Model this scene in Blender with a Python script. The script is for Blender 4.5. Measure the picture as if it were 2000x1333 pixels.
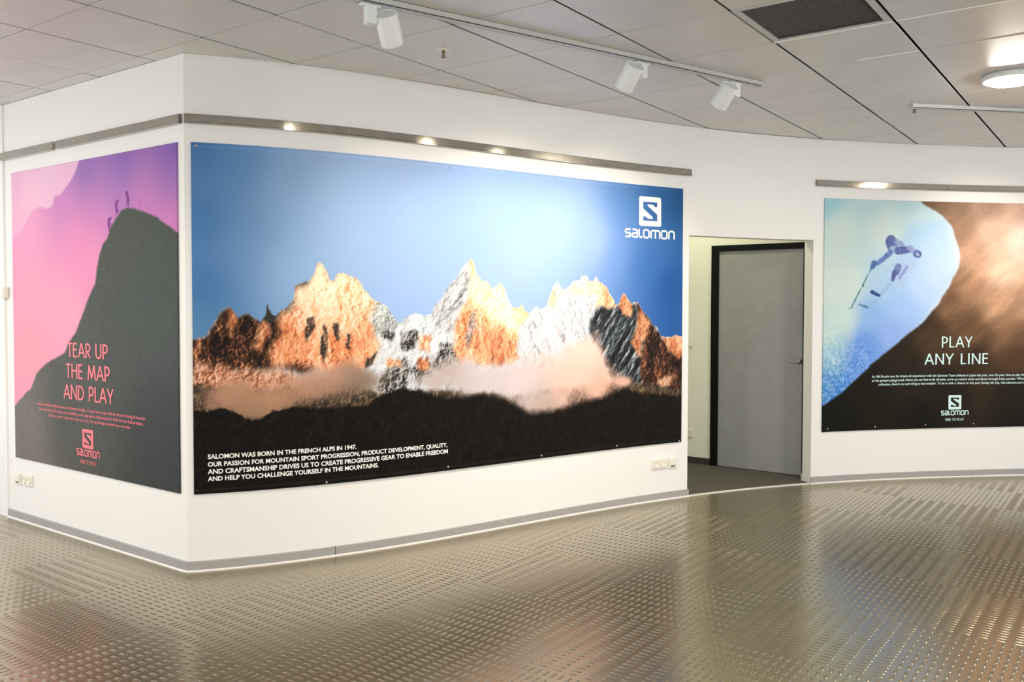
import bpy, bmesh, math, random
import numpy as np
from mathutils import Matrix, Vector

for o in list(bpy.data.objects):
    bpy.data.objects.remove(o, do_unlink=True)
SC = bpy.context.scene
COL = SC.collection
random.seed(7)
rng = np.random.default_rng(11)

# ------------------------------------------------------------------ camera
F_PX, PITCH, ROLL, PPY = 1698.0, math.radians(1.7), math.radians(0.10), 645.4
CAM_Z = 1.57
cam_d = bpy.data.cameras.new('camera')
cam_d.sensor_width = 36.0
cam_d.lens = F_PX * 36.0 / 2000.0
cam_d.shift_y = -(666.5 - PPY) / 2000.0
cam_d.clip_end = 100
cam = bpy.data.objects.new('camera', cam_d)
COL.objects.link(cam)
Xl, Ul, Fw = Vector((1, 0, 0)), Vector((0, math.sin(PITCH), math.cos(PITCH))), Vector((0, math.cos(PITCH), -math.sin(PITCH)))
Rt = Xl * math.cos(ROLL) + Ul * math.sin(ROLL)
Up = -Xl * math.sin(ROLL) + Ul * math.cos(ROLL)
m3 = Matrix((Rt, Up, -Fw)).transposed()
cam.matrix_world = Matrix.Translation((0, 0, CAM_Z)) @ m3.to_4x4()
SC.camera = cam

# ------------------------------------------------------------------ world + exposure
world = bpy.data.worlds.new('world')
SC.world = world
world.use_nodes = True
world.node_tree.nodes['Background'].inputs[0].default_value = (0.96, 0.98, 1.0, 1)
world.node_tree.nodes['Background'].inputs[1].default_value = 1.06
SC.view_settings.view_transform = 'Standard'
SC.view_settings.look = 'None'
SC.view_settings.gamma = 1.0
SC.view_settings.use_curve_mapping = False
SC.view_settings.exposure = 0.85
SPOT_W = 56.0
SPOT_COL = (1.0, 0.88, 0.75)

# ------------------------------------------------------------------ helpers
def lin(c):
    c = np.asarray(c, dtype=float) / 255.0
    return np.where(c <= 0.04045, c / 12.92, ((c + 0.055) / 1.055) ** 2.4)

def tag(o, label=None, cat=None, group=None, kind=None):
    if label: o['label'] = label
    if cat: o['category'] = cat
    if group: o['group'] = group
    if kind: o['kind'] = kind
    return o

def empty(name, loc=(0, 0, 0), rz=0.0):
    o = bpy.data.objects.new(name, None)
    o.empty_display_size = 0.05
    o.location = loc
    o.rotation_euler = (0, 0, rz)
    COL.objects.link(o)
    return o

def obj(name, mesh, mat=None, parent=None, smooth=False):
    o = bpy.data.objects.new(name, mesh)
    if mat and not mesh.materials:
        mesh.materials.append(mat)
    COL.objects.link(o)
    if parent: o.parent = parent
    if smooth:
        mesh.polygons.foreach_set('use_smooth', np.ones(len(mesh.polygons), dtype=bool))
    return o

def from_py(name, v, f):
    me = bpy.data.meshes.new(name)
    me.from_pydata([tuple(p) for p in v], [], [tuple(q) for q in f])
    me.update()
    return me

def bm_mesh(name, bm):
    bmesh.ops.recalc_face_normals(bm, faces=bm.faces)
    me = bpy.data.meshes.new(name)
    bm.to_mesh(me)
    bm.free()
    return me

def add_box(bm, c, size, rz=0.0, bevel=0.0, mat=None):
    M = Matrix.Translation(c) @ (mat if mat else Matrix.Rotation(rz, 4, 'Z')) @ Matrix.Diagonal((size[0], size[1], size[2], 1))
    r = bmesh.ops.create_cube(bm, size=1.0, matrix=M)
    if bevel:
        es = list({e for v in r['verts'] for e in v.link_edges})
        bmesh.ops.bevel(bm, geom=es, offset=bevel, segments=2, affect='EDGES', profile=0.5)
    return r

def add_lathe(bm, prof, M=Matrix.Identity(4), n=32):
    rings = []
    for r, z in prof:
        if r < 1e-6:
            rings.append([bm.verts.new(M @ Vector((0, 0, z)))])
        else:
            rings.append([bm.verts.new(M @ Vector((r * math.cos(2 * math.pi * k / n), r * math.sin(2 * math.pi * k / n), z))) for k in range(n)])
    for a, b in zip(rings[:-1], rings[1:]):
        for k in range(n):
            k2 = (k + 1) % n
            if len(a) == 1 and len(b) == 1: continue
            if len(a) == 1: bm.faces.new((a[0], b[k], b[k2]))
            elif len(b) == 1: bm.faces.new((a[k], b[0], a[k2]))
            else: bm.faces.new((a[k], b[k], b[k2], a[k2]))

def axis_matrix(d, loc=(0, 0, 0)):
    return Matrix.Translation(loc) @ Vector(d).to_track_quat('Z', 'Y').to_matrix().to_4x4()

# ------------------------------------------------------------------ materials
def mat(name, col, rough=0.5, metal=0.0, spec=0.5, noise=None, bump=None, emit=None, coat=0.0):
    m = bpy.data.materials.new(name)
    m.use_nodes = True
    nt = m.node_tree
    b = nt.nodes['Principled BSDF']
    b.inputs['Base Color'].default_value = (*col, 1)
    b.inputs['Roughness'].default_value = rough
    b.inputs['Metallic'].default_value = metal
    b.inputs['Specular IOR Level'].default_value = spec
    b.inputs['Coat Weight'].default_value = coat
    if noise or bump:
        tc = nt.nodes.new('ShaderNodeTexCoord')
    if noise:                                   # (scale, low multiplier, high multiplier)
        n = nt.nodes.new('ShaderNodeTexNoise'); n.inputs['Scale'].default_value = noise[0]; n.inputs['Detail'].default_value = 5
        nt.links.new(tc.outputs['Object'], n.inputs['Vector'])
        r = nt.nodes.new('ShaderNodeValToRGB')
        r.color_ramp.elements[0].position = 0.3; r.color_ramp.elements[1].position = 0.7
        r.color_ramp.elements[0].color = (*[min(1, c * noise[1]) for c in col], 1)
        r.color_ramp.elements[1].color = (*[min(1, c * noise[2]) for c in col], 1)
        nt.links.new(n.outputs['Fac'], r.inputs['Fac'])
        nt.links.new(r.outputs['Color'], b.inputs['Base Color'])
    if bump:                                    # (scale, strength, distance)
        n2 = nt.nodes.new('ShaderNodeTexNoise'); n2.inputs['Scale'].default_value = bump[0]; n2.inputs['Detail'].default_value = 3
        nt.links.new(tc.outputs['Object'], n2.inputs['Vector'])
        bp = nt.nodes.new('ShaderNodeBump'); bp.inputs['Strength'].default_value = bump[1]; bp.inputs['Distance'].default_value = bump[2]
        nt.links.new(n2.outputs['Fac'], bp.inputs['Height'])
        nt.links.new(bp.outputs['Normal'], b.inputs['Normal'])
    if emit:
        b.inputs['Emission Color'].default_value = (*emit[0], 1)
        b.inputs['Emission Strength'].default_value = emit[1]
    return m

M_WALL = mat('white_wall_paint', (0.84, 0.83, 0.81), 0.55, bump=(220, 0.08, 0.001))
M_HALL = mat('hall_wall_paint', (0.80, 0.81, 0.70), 0.6, bump=(220, 0.08, 0.001))
M_TILE = mat('ceiling_tile_metal', (0.66, 0.645, 0.62), 0.34, spec=0.6, noise=(3.0, 0.95, 1.05), bump=(500, 0.10, 0.0006))
M_PLENUM = mat('plenum_dark', (0.012, 0.011, 0.010), 0.9, noise=(4, 0.8, 1.2))
M_FLOOR = mat('embossed_bronze_floor', (0.33, 0.268, 0.158), 0.24, metal=0.72, noise=(2.2, 0.90, 1.08), bump=(160, 0.03, 0.0006), coat=0.5)
_fb = M_FLOOR.node_tree.nodes['Principled BSDF']
_fb.inputs['Coat IOR'].default_value = 1.75
_fb.inputs['Coat Roughness'].default_value = 0.19
M_CARPET = mat('hall_floor_covering', (0.075, 0.068, 0.050), 0.85, noise=(160, 0.6, 1.4), bump=(300, 0.4, 0.002))
M_BASE = mat('baseboard_grey', (0.36, 0.35, 0.335), 0.45, noise=(60, 0.92, 1.08))
M_BEAD = mat('sealant_white', (0.78, 0.76, 0.72), 0.4, noise=(30, 0.9, 1.05))
M_CHROME = mat('polished_steel', (0.34, 0.31, 0.26), 0.10, metal=1.0, noise=(18, 0.93, 1.05))
M_LAMPW = mat('lamp_white_enamel', (0.80, 0.83, 0.83), 0.38, noise=(12, 0.98, 1.02))
M_TRACK = mat('track_grey_white', (0.55, 0.56, 0.53), 0.35, noise=(12, 0.95, 1.05))
M_TRACKD = mat('track_slot_dark', (0.03, 0.03, 0.028), 0.6, noise=(12, 0.9, 1.1))
M_BLACK = mat('black_door_frame', (0.004, 0.004, 0.004), 0.5, spec=0.15, noise=(30, 0.9, 1.1))
M_DOOR = mat('grey_door_leaf', (0.30, 0.31, 0.305), 0.35, noise=(9, 0.96, 1.04), bump=(400, 0.08, 0.0005))
M_STEEL = mat('brushed_steel', (0.55, 0.55, 0.54), 0.28, metal=1.0, noise=(40, 0.9, 1.1))
M_PLASTIC = mat('cream_plastic', (0.80, 0.77, 0.68), 0.3, noise=(20, 0.98, 1.02))
M_HOLE = mat('socket_dark', (0.05, 0.035, 0.02), 0.6, noise=(20, 0.9, 1.1))
M_BRASS = mat('sprinkler_bronze', (0.22, 0.13, 0.05), 0.35, metal=0.7, noise=(40, 0.9, 1.1))
M_GRILLE = mat('vent_slat_brown', (0.055, 0.046, 0.037), 0.5, noise=(40, 0.9, 1.1))
M_GRILLEB = mat('vent_black', (0.006, 0.006, 0.006), 0.9, noise=(20, 0.9, 1.1))
M_EDGE = mat('edge_glint_and_screw_white', (0.82, 0.82, 0.80), 0.3, noise=(30, 0.95, 1.02))  # white of the painted edge glints, also used on the rail screws
M_SPOTGLOW = mat('spot_lamp_glow', (1, 0.95, 0.85), 0.4, emit=((1.0, 0.90, 0.74), 60.0))
M_DISCGLOW = mat('ceiling_lamp_glow', (1, 0.97, 0.88), 0.4, emit=((1.0, 0.935, 0.83), 95.0))
M_TACK = mat('blue_steel_tack', (0.35, 0.38, 0.45), 0.3, metal=0.6, noise=(40, 0.9, 1.1))

def print_mat(name, rough, spec):
    m = bpy.data.materials.new(name); m.use_nodes = True
    nt = m.node_tree; b = nt.nodes['Principled BSDF']
    a = nt.nodes.new('ShaderNodeAttribute'); a.attribute_name = 'print'
    nt.links.new(a.outputs['Color'], b.inputs['Base Color'])
    b.inputs['Roughness'].default_value = rough
    b.inputs['Specular IOR Level'].default_value = spec
    tc = nt.nodes.new('ShaderNodeTexCoord')
    n = nt.nodes.new('ShaderNodeTexNoise'); n.inputs['Scale'].default_value = 350
    nt.links.new(tc.outputs['Object'], n.inputs['Vector'])
    bp = nt.nodes.new('ShaderNodeBump'); bp.inputs['Strength'].default_value = 0.12; bp.inputs['Distance'].default_value = 0.0006
    nt.links.new(n.outputs['Fac'], bp.inputs['Height']); nt.links.new(bp.outputs['Normal'], b.inputs['Normal'])
    return m
M_PRINT = print_mat('printed_banner_fabric', 0.5, 0.09)

def ink(name, c):
    return mat(name, tuple(lin(c)), 0.5, spec=0.3, noise=(80, 0.97, 1.03))
M_INKW = ink('ink_white', (246, 244, 240))
M_INKP = ink('ink_pink', (240, 122, 134))
M_INKC = ink('ink_pale_cyan', (205, 236, 236))

# ------------------------------------------------------------------ plan of the room
CEIL = 3.013
DA = Vector((0.809, -0.588)); DB = Vector((0.588, 0.809))         # ceiling grid directions
CORNER = np.array((-1.896, 5.049))
LDIR = np.array((-0.807, 0.5905)); LDIR /= np.hypot(*LDIR)
ctrl = np.array([(-1.896, 5.049), (-1.425, 5.22), (-0.986, 5.45), (-0.567, 5.719), (-0.16, 6.01), (0.244, 6.307),
                 (0.652, 6.596), (1.068, 6.869), (1.498, 7.117), (1.944, 7.334), (2.408, 7.519), (2.889, 7.672),
                 (3.386, 7.793), (3.896, 7.889), (4.417, 7.967), (4.941, 8.037), (5.464, 8.111)])
_c = math.radians(28)
_R = np.array([[math.cos(_c), math.sin(_c)], [-math.sin(_c), math.cos(_c)]])
_q = ctrl @ _R.T
_k = np.polyfit(_q[:, 0], _q[:, 1], 4)
_xs = np.linspace(_q[0, 0], _q[-1, 0], 700)
_dense = np.c_[_xs, np.polyval(_k, _xs)] @ _R
_last = _dense[-1] - _dense[-2]; _last /= np.hypot(*_last)
_dense = np.vstack([_dense, _dense[-1] + _last * np.linspace(0.02, 2.4, 60)[:, None]])
_dense = np.vstack([CORNER + LDIR * np.linspace(4.2, 0.01, 300)[:, None], _dense])
_seg = np.hypot(*np.diff(_dense, axis=0).T)
_S = np.r_[0, np.cumsum(_seg)]
_S -= _S[300]                                   # s = 0 at the outer corner; negative along the left wall
def wall_pt(s):
    s = np.asarray(s, float)
    return np.stack([np.interp(s, _S, _dense[:, 0]), np.interp(s, _S, _dense[:, 1])], -1)
def wall_n(s, side=None):
    """unit normal into the room"""
    s = np.asarray(s, float)
    if side is None: side = np.where(s < 0, -1, 1)
    e = 0.02
    lo = np.where(side < 0, np.minimum(s - e, -2 * e), np.maximum(s - e, 0.0))
    hi = np.where(side < 0, np.minimum(s + e, 0.0), np.maximum(s + e, 2 * e))
    t = wall_pt(hi) - wall_pt(lo)
    t /= np.linalg.norm(t, axis=-1, keepdims=True)
    return np.stack([t[..., 1], -t[..., 0]], -1)
S_MAX = float(_S[-1]); S_MIN = float(_S[0])

_AZ = np.arctan2(_dense[:, 0], _dense[:, 1])
def trace(u, v):
    """survey: a reading off the photograph -> (distance along wall, height) in metres"""
    u = np.asarray(u, float); v = np.asarray(v, float)
    a = (u - 1000) / F_PX; b = -(v - PPY) / F_PX
    a2 = a * math.cos(ROLL) - b * math.sin(ROLL); b2 = a * math.sin(ROLL) + b * math.cos(ROLL)
    dx, dy, dz = a2, math.cos(PITCH) + b2 * math.sin(PITCH), -math.sin(PITCH) + b2 * math.cos(PITCH)
    s = np.interp(np.arctan2(dx, dy), _AZ, _S)
    p = wall_pt(s)
    k = np.hypot(p[..., 0], p[..., 1]) / np.hypot(dx, dy)
    return s, CAM_Z + dz * k
def tr(pts):
    p = np.array(pts, float)
    s, z = trace(p[:, 0], p[:, 1])
    return np.c_[s, z]

def sweep(name, s0, s1, prof, step=0.05, side=None, caps=True):
    """extrude a profile of (offset from wall, height) along the wall"""
    n = max(2, int(abs(s1 - s0) / step) + 1)
    ss = np.linspace(s0, s1, n)
    P = wall_pt(ss); N = wall_n(ss, side if side is not None else (-1 if (s0 + s1) < 0 else 1))
    k = len(prof)
    V = []
    for i in range(n):
        for o_, z in prof:
            V.append((P[i, 0] + N[i, 0] * o_, P[i, 1] + N[i, 1] * o_, z))
    Fc = []
    for i in range(n - 1):
        for j in range(k):
            j2 = (j + 1) % k
            Fc.append((i * k + j, i * k + j2, (i + 1) * k + j2, (i + 1) * k + j))
    if caps:
        Fc.append(tuple(range(k))[::-1]); Fc.append(tuple((n - 1) * k + j for j in range(k)))
    me = from_py(name, V, Fc)
    bm = bmesh.new(); bm.from_mesh(me)
    bmesh.ops.recalc_face_normals(bm, faces=bm.faces)
    bm.to_mesh(me); bm.free()
    return me

# door opening in the curved wall
S_DL = float(trace(1344, 700)[0]); S_DR = float(trace(1586, 700)[0]); HEAD = 2.135

# ------------------------------------------------------------------ structure: floor
fl = from_py('floor', [(-7, -3.5, 0), (8.5, -3.5, 0), (8.5, 10.5, 0), (-7, 10.5, 0), (-7, -3.5, -.1), (8.5, -3.5, -.1), (8.5, 10.5, -.1), (-7, 10.5, -.1)],
             [(0, 1, 2, 3), (7, 6, 5, 4), (0, 4, 5, 1), (1, 5, 6, 2), (2, 6, 7, 3), (3, 7, 4, 0)])
floor = tag(obj('floor', fl, M_FLOOR), 'dark olive glossy floor with a raised bar pattern', kind='structure')

# ------------------------------------------------------------------ structure: walls
T = 0.12
wl = sweep('wall_left', S_MIN, 0.0, [(0, 0), (0, CEIL), (-T, CEIL), (-T, 0)], step=4.0, side=-1)
wall_left = tag(obj('wall_left', wl, M_WALL), 'white wall behind the pink banner, left of the outer corner', kind='structure')
def merge(name, meshes):
    bm = bmesh.new()
    for me in meshes:
        bm.from_mesh(me); bpy.data.meshes.remove(me)
    me = bpy.data.meshes.new(name); bm.to_mesh(me); bm.free()
    return me
wr = merge('wall_right', [sweep('a', 0.0, S_DL, [(0, 0), (0, CEIL), (-T, CEIL), (-T, 0)]),
                          sweep('b', S_DL, S_DR, [(0, HEAD), (0, CEIL), (-T, CEIL), (-T, HEAD)]),
                          sweep('c', S_DR, S_MAX, [(0, 0), (0, CEIL), (-T, CEIL), (-T, 0)])])
wall_right = tag(obj('wall_right', wr, M_WALL), 'curved white wall with the doorway, behind the mountain banner', kind='structure')
# white flush panel that carries on beyond the left wall joint
s_j = float(trace(12.5, 600)[0])
tag(obj('trim_1', sweep('trim_1', s_j - 1.2, s_j, [(0.0, 0), (0.0, CEIL), (0.012, CEIL), (0.012, 0)], step=2, side=-1), M_WALL),
    'white flush panel past the pink banner, at the joint in the left wall', kind='structure')

# hall behind the doorway
hd = Vector((0.7937, -0.6083, 0)); hn = Vector((-0.6083, -0.7937, 0))       # door wall direction / normal towards the room
H0 = Vector((1.944, 8.456, 0))                                             # left outer foot of the door frame
def hall_pt(t, off=0.0, z=0.0):
    p = H0 + hd * t + hn * off
    return Vector((p.x, p.y, z))
def slab(name, p0, p1, z0, z1, th, n):
    V = []
    for p in (p0, p1):
        for o_ in (0, -th):
            for z in (z0, z1):
                V.append((p.x + n.x * o_, p.y + n.y * o_, z))
    f = [(0, 1, 5, 4), (2, 6, 7, 3), (0, 4, 6, 2), (1, 3, 7, 5), (0, 2, 3, 1), (4, 5, 7, 6)]
    me = from_py(name, V, f)
    bm = bmesh.new(); bm.from_mesh(me); bmesh.ops.recalc_face_normals(bm, faces=bm.faces); bm.to_mesh(me); bm.free()
    return me
FRW = 0.925                                                                 # outer width of the door frame
hw = merge('wall_hall', [slab('a', hall_pt(-1.9), hall_pt(0), 0, CEIL, .1, hn),
                         slab('b', hall_pt(0), hall_pt(FRW), 2.14, CEIL, .1, hn),
                         slab('c', hall_pt(FRW), hall_pt(FRW + .03), 0, CEIL, .1, hn)])
wall_hall = tag(obj('wall_hall', hw, M_HALL), 'pale wall inside the doorway that holds the grey door', kind='structure')
pe = hall_pt(-1.5)
tag(obj('wall_hall_end', slab('wall_hall_end', Vector((pe.x, pe.y, 0)), Vector((pe.x - 0.5, pe.y - 2.6, 0)), 0, CEIL, .1, Vector((1, -.19, 0)).normalized()), M_HALL),
    'pale end wall of the hall behind the doorway', kind='structure')
# right reveal of the doorway, from the curved wall back to the door frame
pr = wall_pt(S_DR); nr = wall_n(S_DR)
rv0 = Vector((pr[0] - nr[0] * T, pr[1] - nr[1] * T, 0)); rv1 = hall_pt(FRW + 0.005, 0.0)
tag(obj('wall_reveal', slab('wall_reveal', rv0, rv1, 0, CEIL, .1, Vector((-1, 0.18, 0)).normalized()), M_WALL),
    'white right side of the doorway recess', kind='structure')
# hall floor covering and metal threshold strip
pl = wall_pt(S_DL)
hf = from_py('floor_hall', [(pl[0], pl[1], .003)] + [(*wall_pt(s), .003) for s in np.linspace(S_DL, S_DR, 12)[1:]] +
             [tuple(hall_pt(FRW + .01, -.03, .003)), tuple(hall_pt(-1.5, -.03, .003)), (pl[0] - 1.3, pl[1] - 0.2, .003)], [list(range(15))])
tag(obj('floor_hall', hf, M_CARPET), 'dark brown floor covering inside the doorway', kind='structure')
tag(obj('trim_2', sweep('trim_2', S_DL + .004, S_DR - .004, [(-.012, 0), (-.012, .006), (.012, .006), (.012, 0)]), M_BEAD),
    'pale threshold strip across the doorway floor', kind='structure')

# baseboards (grey strip with a white sealant bead at the foot)
def baseboard(name, s0, s1, label, side=None, joint=None):
    b = tag(obj(name, sweep(name, s0, s1, [(0, .006), (0, .060), (.009, .060), (.012, .057), (.012, .006)], side=side), M_BASE), label, kind='structure')
    obj('sealant_bead', sweep('sealant_bead', s0, s1, [(0, 0), (0, .009), (.014, .009), (.019, 0)], side=side), M_BEAD, b)
    if joint is not None:
        obj('joint_line', sweep('joint_line', joint - .002, joint + .002, [(.0, .004), (.0, .061), (.0128, .0605), (.0128, .004)], side=side), M_HOLE, b)
    return b
baseboard('baseboard_left', s_j, 0.006, 'grey baseboard under the pink banner', side=-1)
baseboard('baseboard_center', -0.006, S_DL + .008, 'grey baseboard under the mountain banner', side=1, joint=float(trace(654, 1084)[0]))
baseboard('baseboard_right', S_DR - .004, S_MAX, 'grey baseboard under the skier banner', side=1)
hb = obj('baseboard_hall', slab('baseboard_hall', hall_pt(-1.5, .012), hall_pt(-.004, .012), .003, .065, .012, hn), M_BLACK)
tag(hb, 'dark baseboard on the hall wall inside the doorway', kind='structure')
hb.data.materials.clear(); hb.data.materials.append(mat('dark_baseboard', (0.035, 0.034, 0.03), 0.5, noise=(30, 0.9, 1.1)))
# skirting return at the foot of the right reveal
tag(obj('baseboard_reveal', slab('baseboard_reveal', rv0 + Vector((-.012, .0, 0)), rv1 + Vector((-.014, -.03, 0)), .003, .062, .012, Vector((-1, 0.18, 0)).normalized()), M_BASE),
    'grey baseboard on the right side of the doorway recess', kind='structure')

# ------------------------------------------------------------------ door
door = empty('door_1', hall_pt(FRW / 2, 0, 0))
tag(door, 'flush grey door in a black frame inside the doorway', kind='structure')
def part_local(name, me, m, parent, smooth=False):
    o = obj(name, me, m, None, smooth)
    o.parent = parent
    o.matrix_parent_inverse = parent.matrix_basis.inverted()
    return o
FT = .068
fw = merge('frame', [slab('a', hall_pt(0, .022), hall_pt(FT, .022), .003, 2.14, .11, hn),
                     slab('b', hall_pt(FRW - .03, .022), hall_pt(FRW, .022), .003, 2.14, .11, hn),
                     slab('c', hall_pt(FT, .022), hall_pt(FRW - .03, .022), 2.083, 2.14, .11, hn)])
part_local('frame', fw, M_BLACK, door)
leaf = part_local('leaf', slab('leaf', hall_pt(FT + .003, .0), hall_pt(FRW - .033, .0), .008, 2.080, .04, hn), M_DOOR, door)
hbm = bmesh.new()
part_local('threshold', slab('threshold', hall_pt(FT, -.002), hall_pt(FRW - .03, -.002), .0, .012, .06, hn), M_BLACK, door)  # black bar added to block light leaking under the leaf
hp = hall_pt(FRW - .062, .0, 1.052)
add_lathe(hbm, [(0, .0), (.024, 0), (.024, .007), (.011, .009), (.0095, .048), (0, .050)], axis_matrix(hn, hp), 20)
lv = [hp + hn * .046, hp + hn * .048 - hd * .03, hp + hn * .048 - hd * .075]
for a, b in zip(lv[:-1], lv[1:]):
    d = b - a
    add_lathe(hbm, [(0, 0), (.0085, 0), (.0085, d.length), (0, d.length)], axis_matrix(d, a), 14)
h_ = part_local('handle', bm_mesh('handle', hbm), M_STEEL, door, True)
h_['label'] = 'steel lever handle'

# ------------------------------------------------------------------ ceiling: dark plenum and single tiles
ce = from_py('ceiling', [(-7, -3.5, CEIL + .12), (8.5, -3.5, CEIL + .12), (8.5, 10.5, CEIL + .12), (-7, 10.5, CEIL + .12),
                         (-7, -3.5, CEIL + .20), (8.5, -3.5, CEIL + .20), (8.5, 10.5, CEIL + .20), (-7, 10.5, CEIL + .20)],
             [(3, 2, 1, 0), (4, 5, 6, 7), (0, 1, 5, 4), (1, 2, 6, 5), (2, 3, 7, 6), (3, 0, 4, 7)])
ceiling = tag(obj('ceiling', ce, M_PLENUM), 'suspended ceiling of square grey metal tiles', kind='structure')
A0, AST, B0, BST = -2.920, 0.622, 4.747, 0.628
def grid_pt(a, b): return DA * a + DB * b
GA, GB = 0.015, 0.0066
def tile_mesh(name):
    hx, hy, t, bv = (AST - GA) / 2, (BST - GB) / 2, .007, .0015
    V = [(-hx, -hy, t), (hx, -hy, t), (hx, hy, t), (-hx, hy, t), (-hx, -hy, bv), (hx, -hy, bv), (hx, hy, bv), (-hx, hy, bv),
         (-hx + bv, -hy + bv, 0), (hx - bv, -hy + bv, 0), (hx - bv, hy - bv, 0), (-hx + bv, hy - bv, 0)]
    f = [(0, 1, 2, 3)] + [(i, i + 4, (i + 1) % 4 + 4, (i + 1) % 4) for i in range(4)] + \
        [(i + 4, i + 8, (i + 1) % 4 + 8, (i + 1) % 4 + 4) for i in range(4)] + [(11, 10, 9, 8)]
    me = from_py(name, V, f)
    bm = bmesh.new(); bm.from_mesh(me); bmesh.ops.recalc_face_normals(bm, faces=bm.faces); bm.to_mesh(me); bm.free()
    return me
TM = tile_mesh('ceiling_tile'); TM.materials.append(M_TILE)
TANG = math.atan2(DA.y, DA.x)
VENT = (2, -1)                      # grid cell (k, l) of the vent
far_v, far_f = [], []
tv = [v.co.copy() for v in TM.vertices]; tf = [tuple(p.vertices) for p in TM.polygons]
for k in range(-16, 18):
    for l in range(-16, 12):
        c = grid_pt(A0 + (k + .5) * AST, B0 + (l + .5) * BST)
        if not (-6.7 < c.x < 8.2 and -3.2 < c.y < 10.2) or (k, l) == VENT: continue
        u = 1000 + F_PX * c.x / max(c.y, .1)
        v = 595 - F_PX * (CEIL - CAM_Z) / max(c.y, .1)
        sw = wall_pt(np.interp(math.atan2(c.x, c.y), _AZ, _S))
        near = math.hypot(c.x, c.y) < math.hypot(*sw) + 0.55
        jz = random.uniform(-.0012, .0012)
        if c.y > 1 and -200 < u < 2200 and -190 < v and near:
            o = obj('ceiling_tile', TM, None, ceiling)
            o.location = (c.x, c.y, CEIL + .002 + jz); o.rotation_euler = (random.uniform(-.002, .002), random.uniform(-.002, .002), TANG)
        else:
            n0 = len(far_v)
            R_ = Matrix.Rotation(TANG, 3, 'Z')
            for p in tv:
                q = R_ @ p; far_v.append((q.x + c.x, q.y + c.y, q.z + CEIL + .002))
            far_f += [tuple(i + n0 for i in f_) for f_ in tf]
ft = obj('ceiling_tiles_beyond', from_py('ceiling_tiles_beyond', far_v, far_f), M_TILE, ceiling); ft['kind'] = 'stuff'

# pale strips painting the light that sagging tile edges catch
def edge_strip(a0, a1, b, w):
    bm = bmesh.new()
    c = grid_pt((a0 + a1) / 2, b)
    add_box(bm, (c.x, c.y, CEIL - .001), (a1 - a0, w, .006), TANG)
    return obj('tile_edge_glint', bm_mesh('tile_edge_glint', bm), M_EDGE, ceiling)
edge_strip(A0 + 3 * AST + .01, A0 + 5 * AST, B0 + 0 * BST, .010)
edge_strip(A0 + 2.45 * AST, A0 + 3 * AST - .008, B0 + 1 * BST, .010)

# vent grille in its grid cell
vc = grid_pt(A0 + (VENT[0] + .5) * AST, B0 + (VENT[1] + .5) * BST)
vent = empty('ceiling_vent', (vc.x, vc.y, CEIL), TANG)
tag(vent, 'dark slatted air vent set in the ceiling grid', 'vent')
hx, hy = (AST - GA) / 2, (BST - GB) / 2
bm = bmesh.new()
for c_, s_ in (((-hx + .016, 0, .004), (.032, 2 * hy, .012)), ((hx - .016, 0, .004), (.032, 2 * hy, .012)),
               ((0, -hy + .012, .004), (2 * hx - .064, .024, .012)), ((0, hy - .012, .004), (2 * hx - .064, .024, .012))):
    add_box(bm, c_, s_)
obj('frame', bm_mesh('frame', bm), M_TRACK, vent)
bm = bmesh.new(); add_box(bm, (0, 0, .024), (2 * hx - .05, 2 * hy - .04, .004)); obj('backing', bm_mesh('backing', bm), M_GRILLEB, vent)
bm = bmesh.new(); add_box(bm, (0, 0, 0), (.0045, 2 * hy - .048, .012), mat=Matrix.Rotation(.5, 4, 'Y')); SLM = bm_mesh('slat', bm); SLM.materials.append(M_GRILLE)
ns = 46
for i in range(ns):
    o = obj('slat', SLM, None, vent); o.location = (-hx + .038 + (2 * hx - .076) * i / (ns - 1), 0, .010)
bm = bmesh.new(); add_box(bm, (0, hy - .005, -.004), (2 * hx, .010, .008)); obj('edge_glint', bm_mesh('edge_glint', bm), M_EDGE, vent)  # painted glint carried on along the vent side

# ------------------------------------------------------------------ floor studs: small raised bars in alternating blocks
def stud_arrays():
    L, W, hgt = .0545, .0185, .0014
    out, inn = [], []
    for sgn in (1, -1):
        for a in np.linspace(-90, 90, 5):
            a = math.radians(a)
            for lst, r in ((out, 1.0), (inn, .62)):
                lst.append((sgn * (L / 2 - W / 2) + sgn * math.cos(a) * W / 2 * r, sgn * math.sin(a) * W / 2 * r))
    n = len(out)
    V = [(x, y, 0) for x, y in out] + [(x, y, hgt) for x, y in inn]
    Fq = [(i, (i + 1) % n, (i + 1) % n + n, i + n) for i in range(n)] + [tuple(range(n, 2 * n))]
    return np.array(V), Fq
SV, SF = stud_arrays()
stud_me = from_py('stud', SV, SF); stud_me.materials.append(M_FLOOR)
stud_me.polygons.foreach_set('use_smooth', np.ones(len(stud_me.polygons), dtype=bool))
BLK, PIT, ROW = 0.75, 0.0375, 0.075
BOFF, AOFF = 2.33, -0.10
studs = []
for i in range(-9, 9):
    for j in range(-4, 9):
        par = (i + j) % 2
        for p in range(20):
            for q in range(10):
                x_, y_ = ((q + .5) * ROW, (p + .5) * PIT) if par == 0 else ((p + .5) * PIT, (q + .5) * ROW)
                g = DA * (AOFF + i * BLK + x_) + DB * (BOFF + j * BLK + y_)
                if g.y < 2.6: continue
                u = 1000 + F_PX * g.x / g.y
                v = 595 + F_PX * CAM_Z / g.y
                if not (-160 < u < 2160 and v < 1440): continue
                az = math.atan2(g.x, g.y)
                wp = wall_pt(np.interp(az, _AZ, _S))
                if math.hypot(g.x, g.y) > math.hypot(*wp) - .11: continue
                studs.append((g.y, g.x, par, u, v))
studs.sort()
rad0 = math.atan2(DA.y, DA.x); rad1 = math.atan2(DB.y, DB.x)
inview = [s for s in studs if 10 < s[3] < 1990 and s[4] < 1325]
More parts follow.
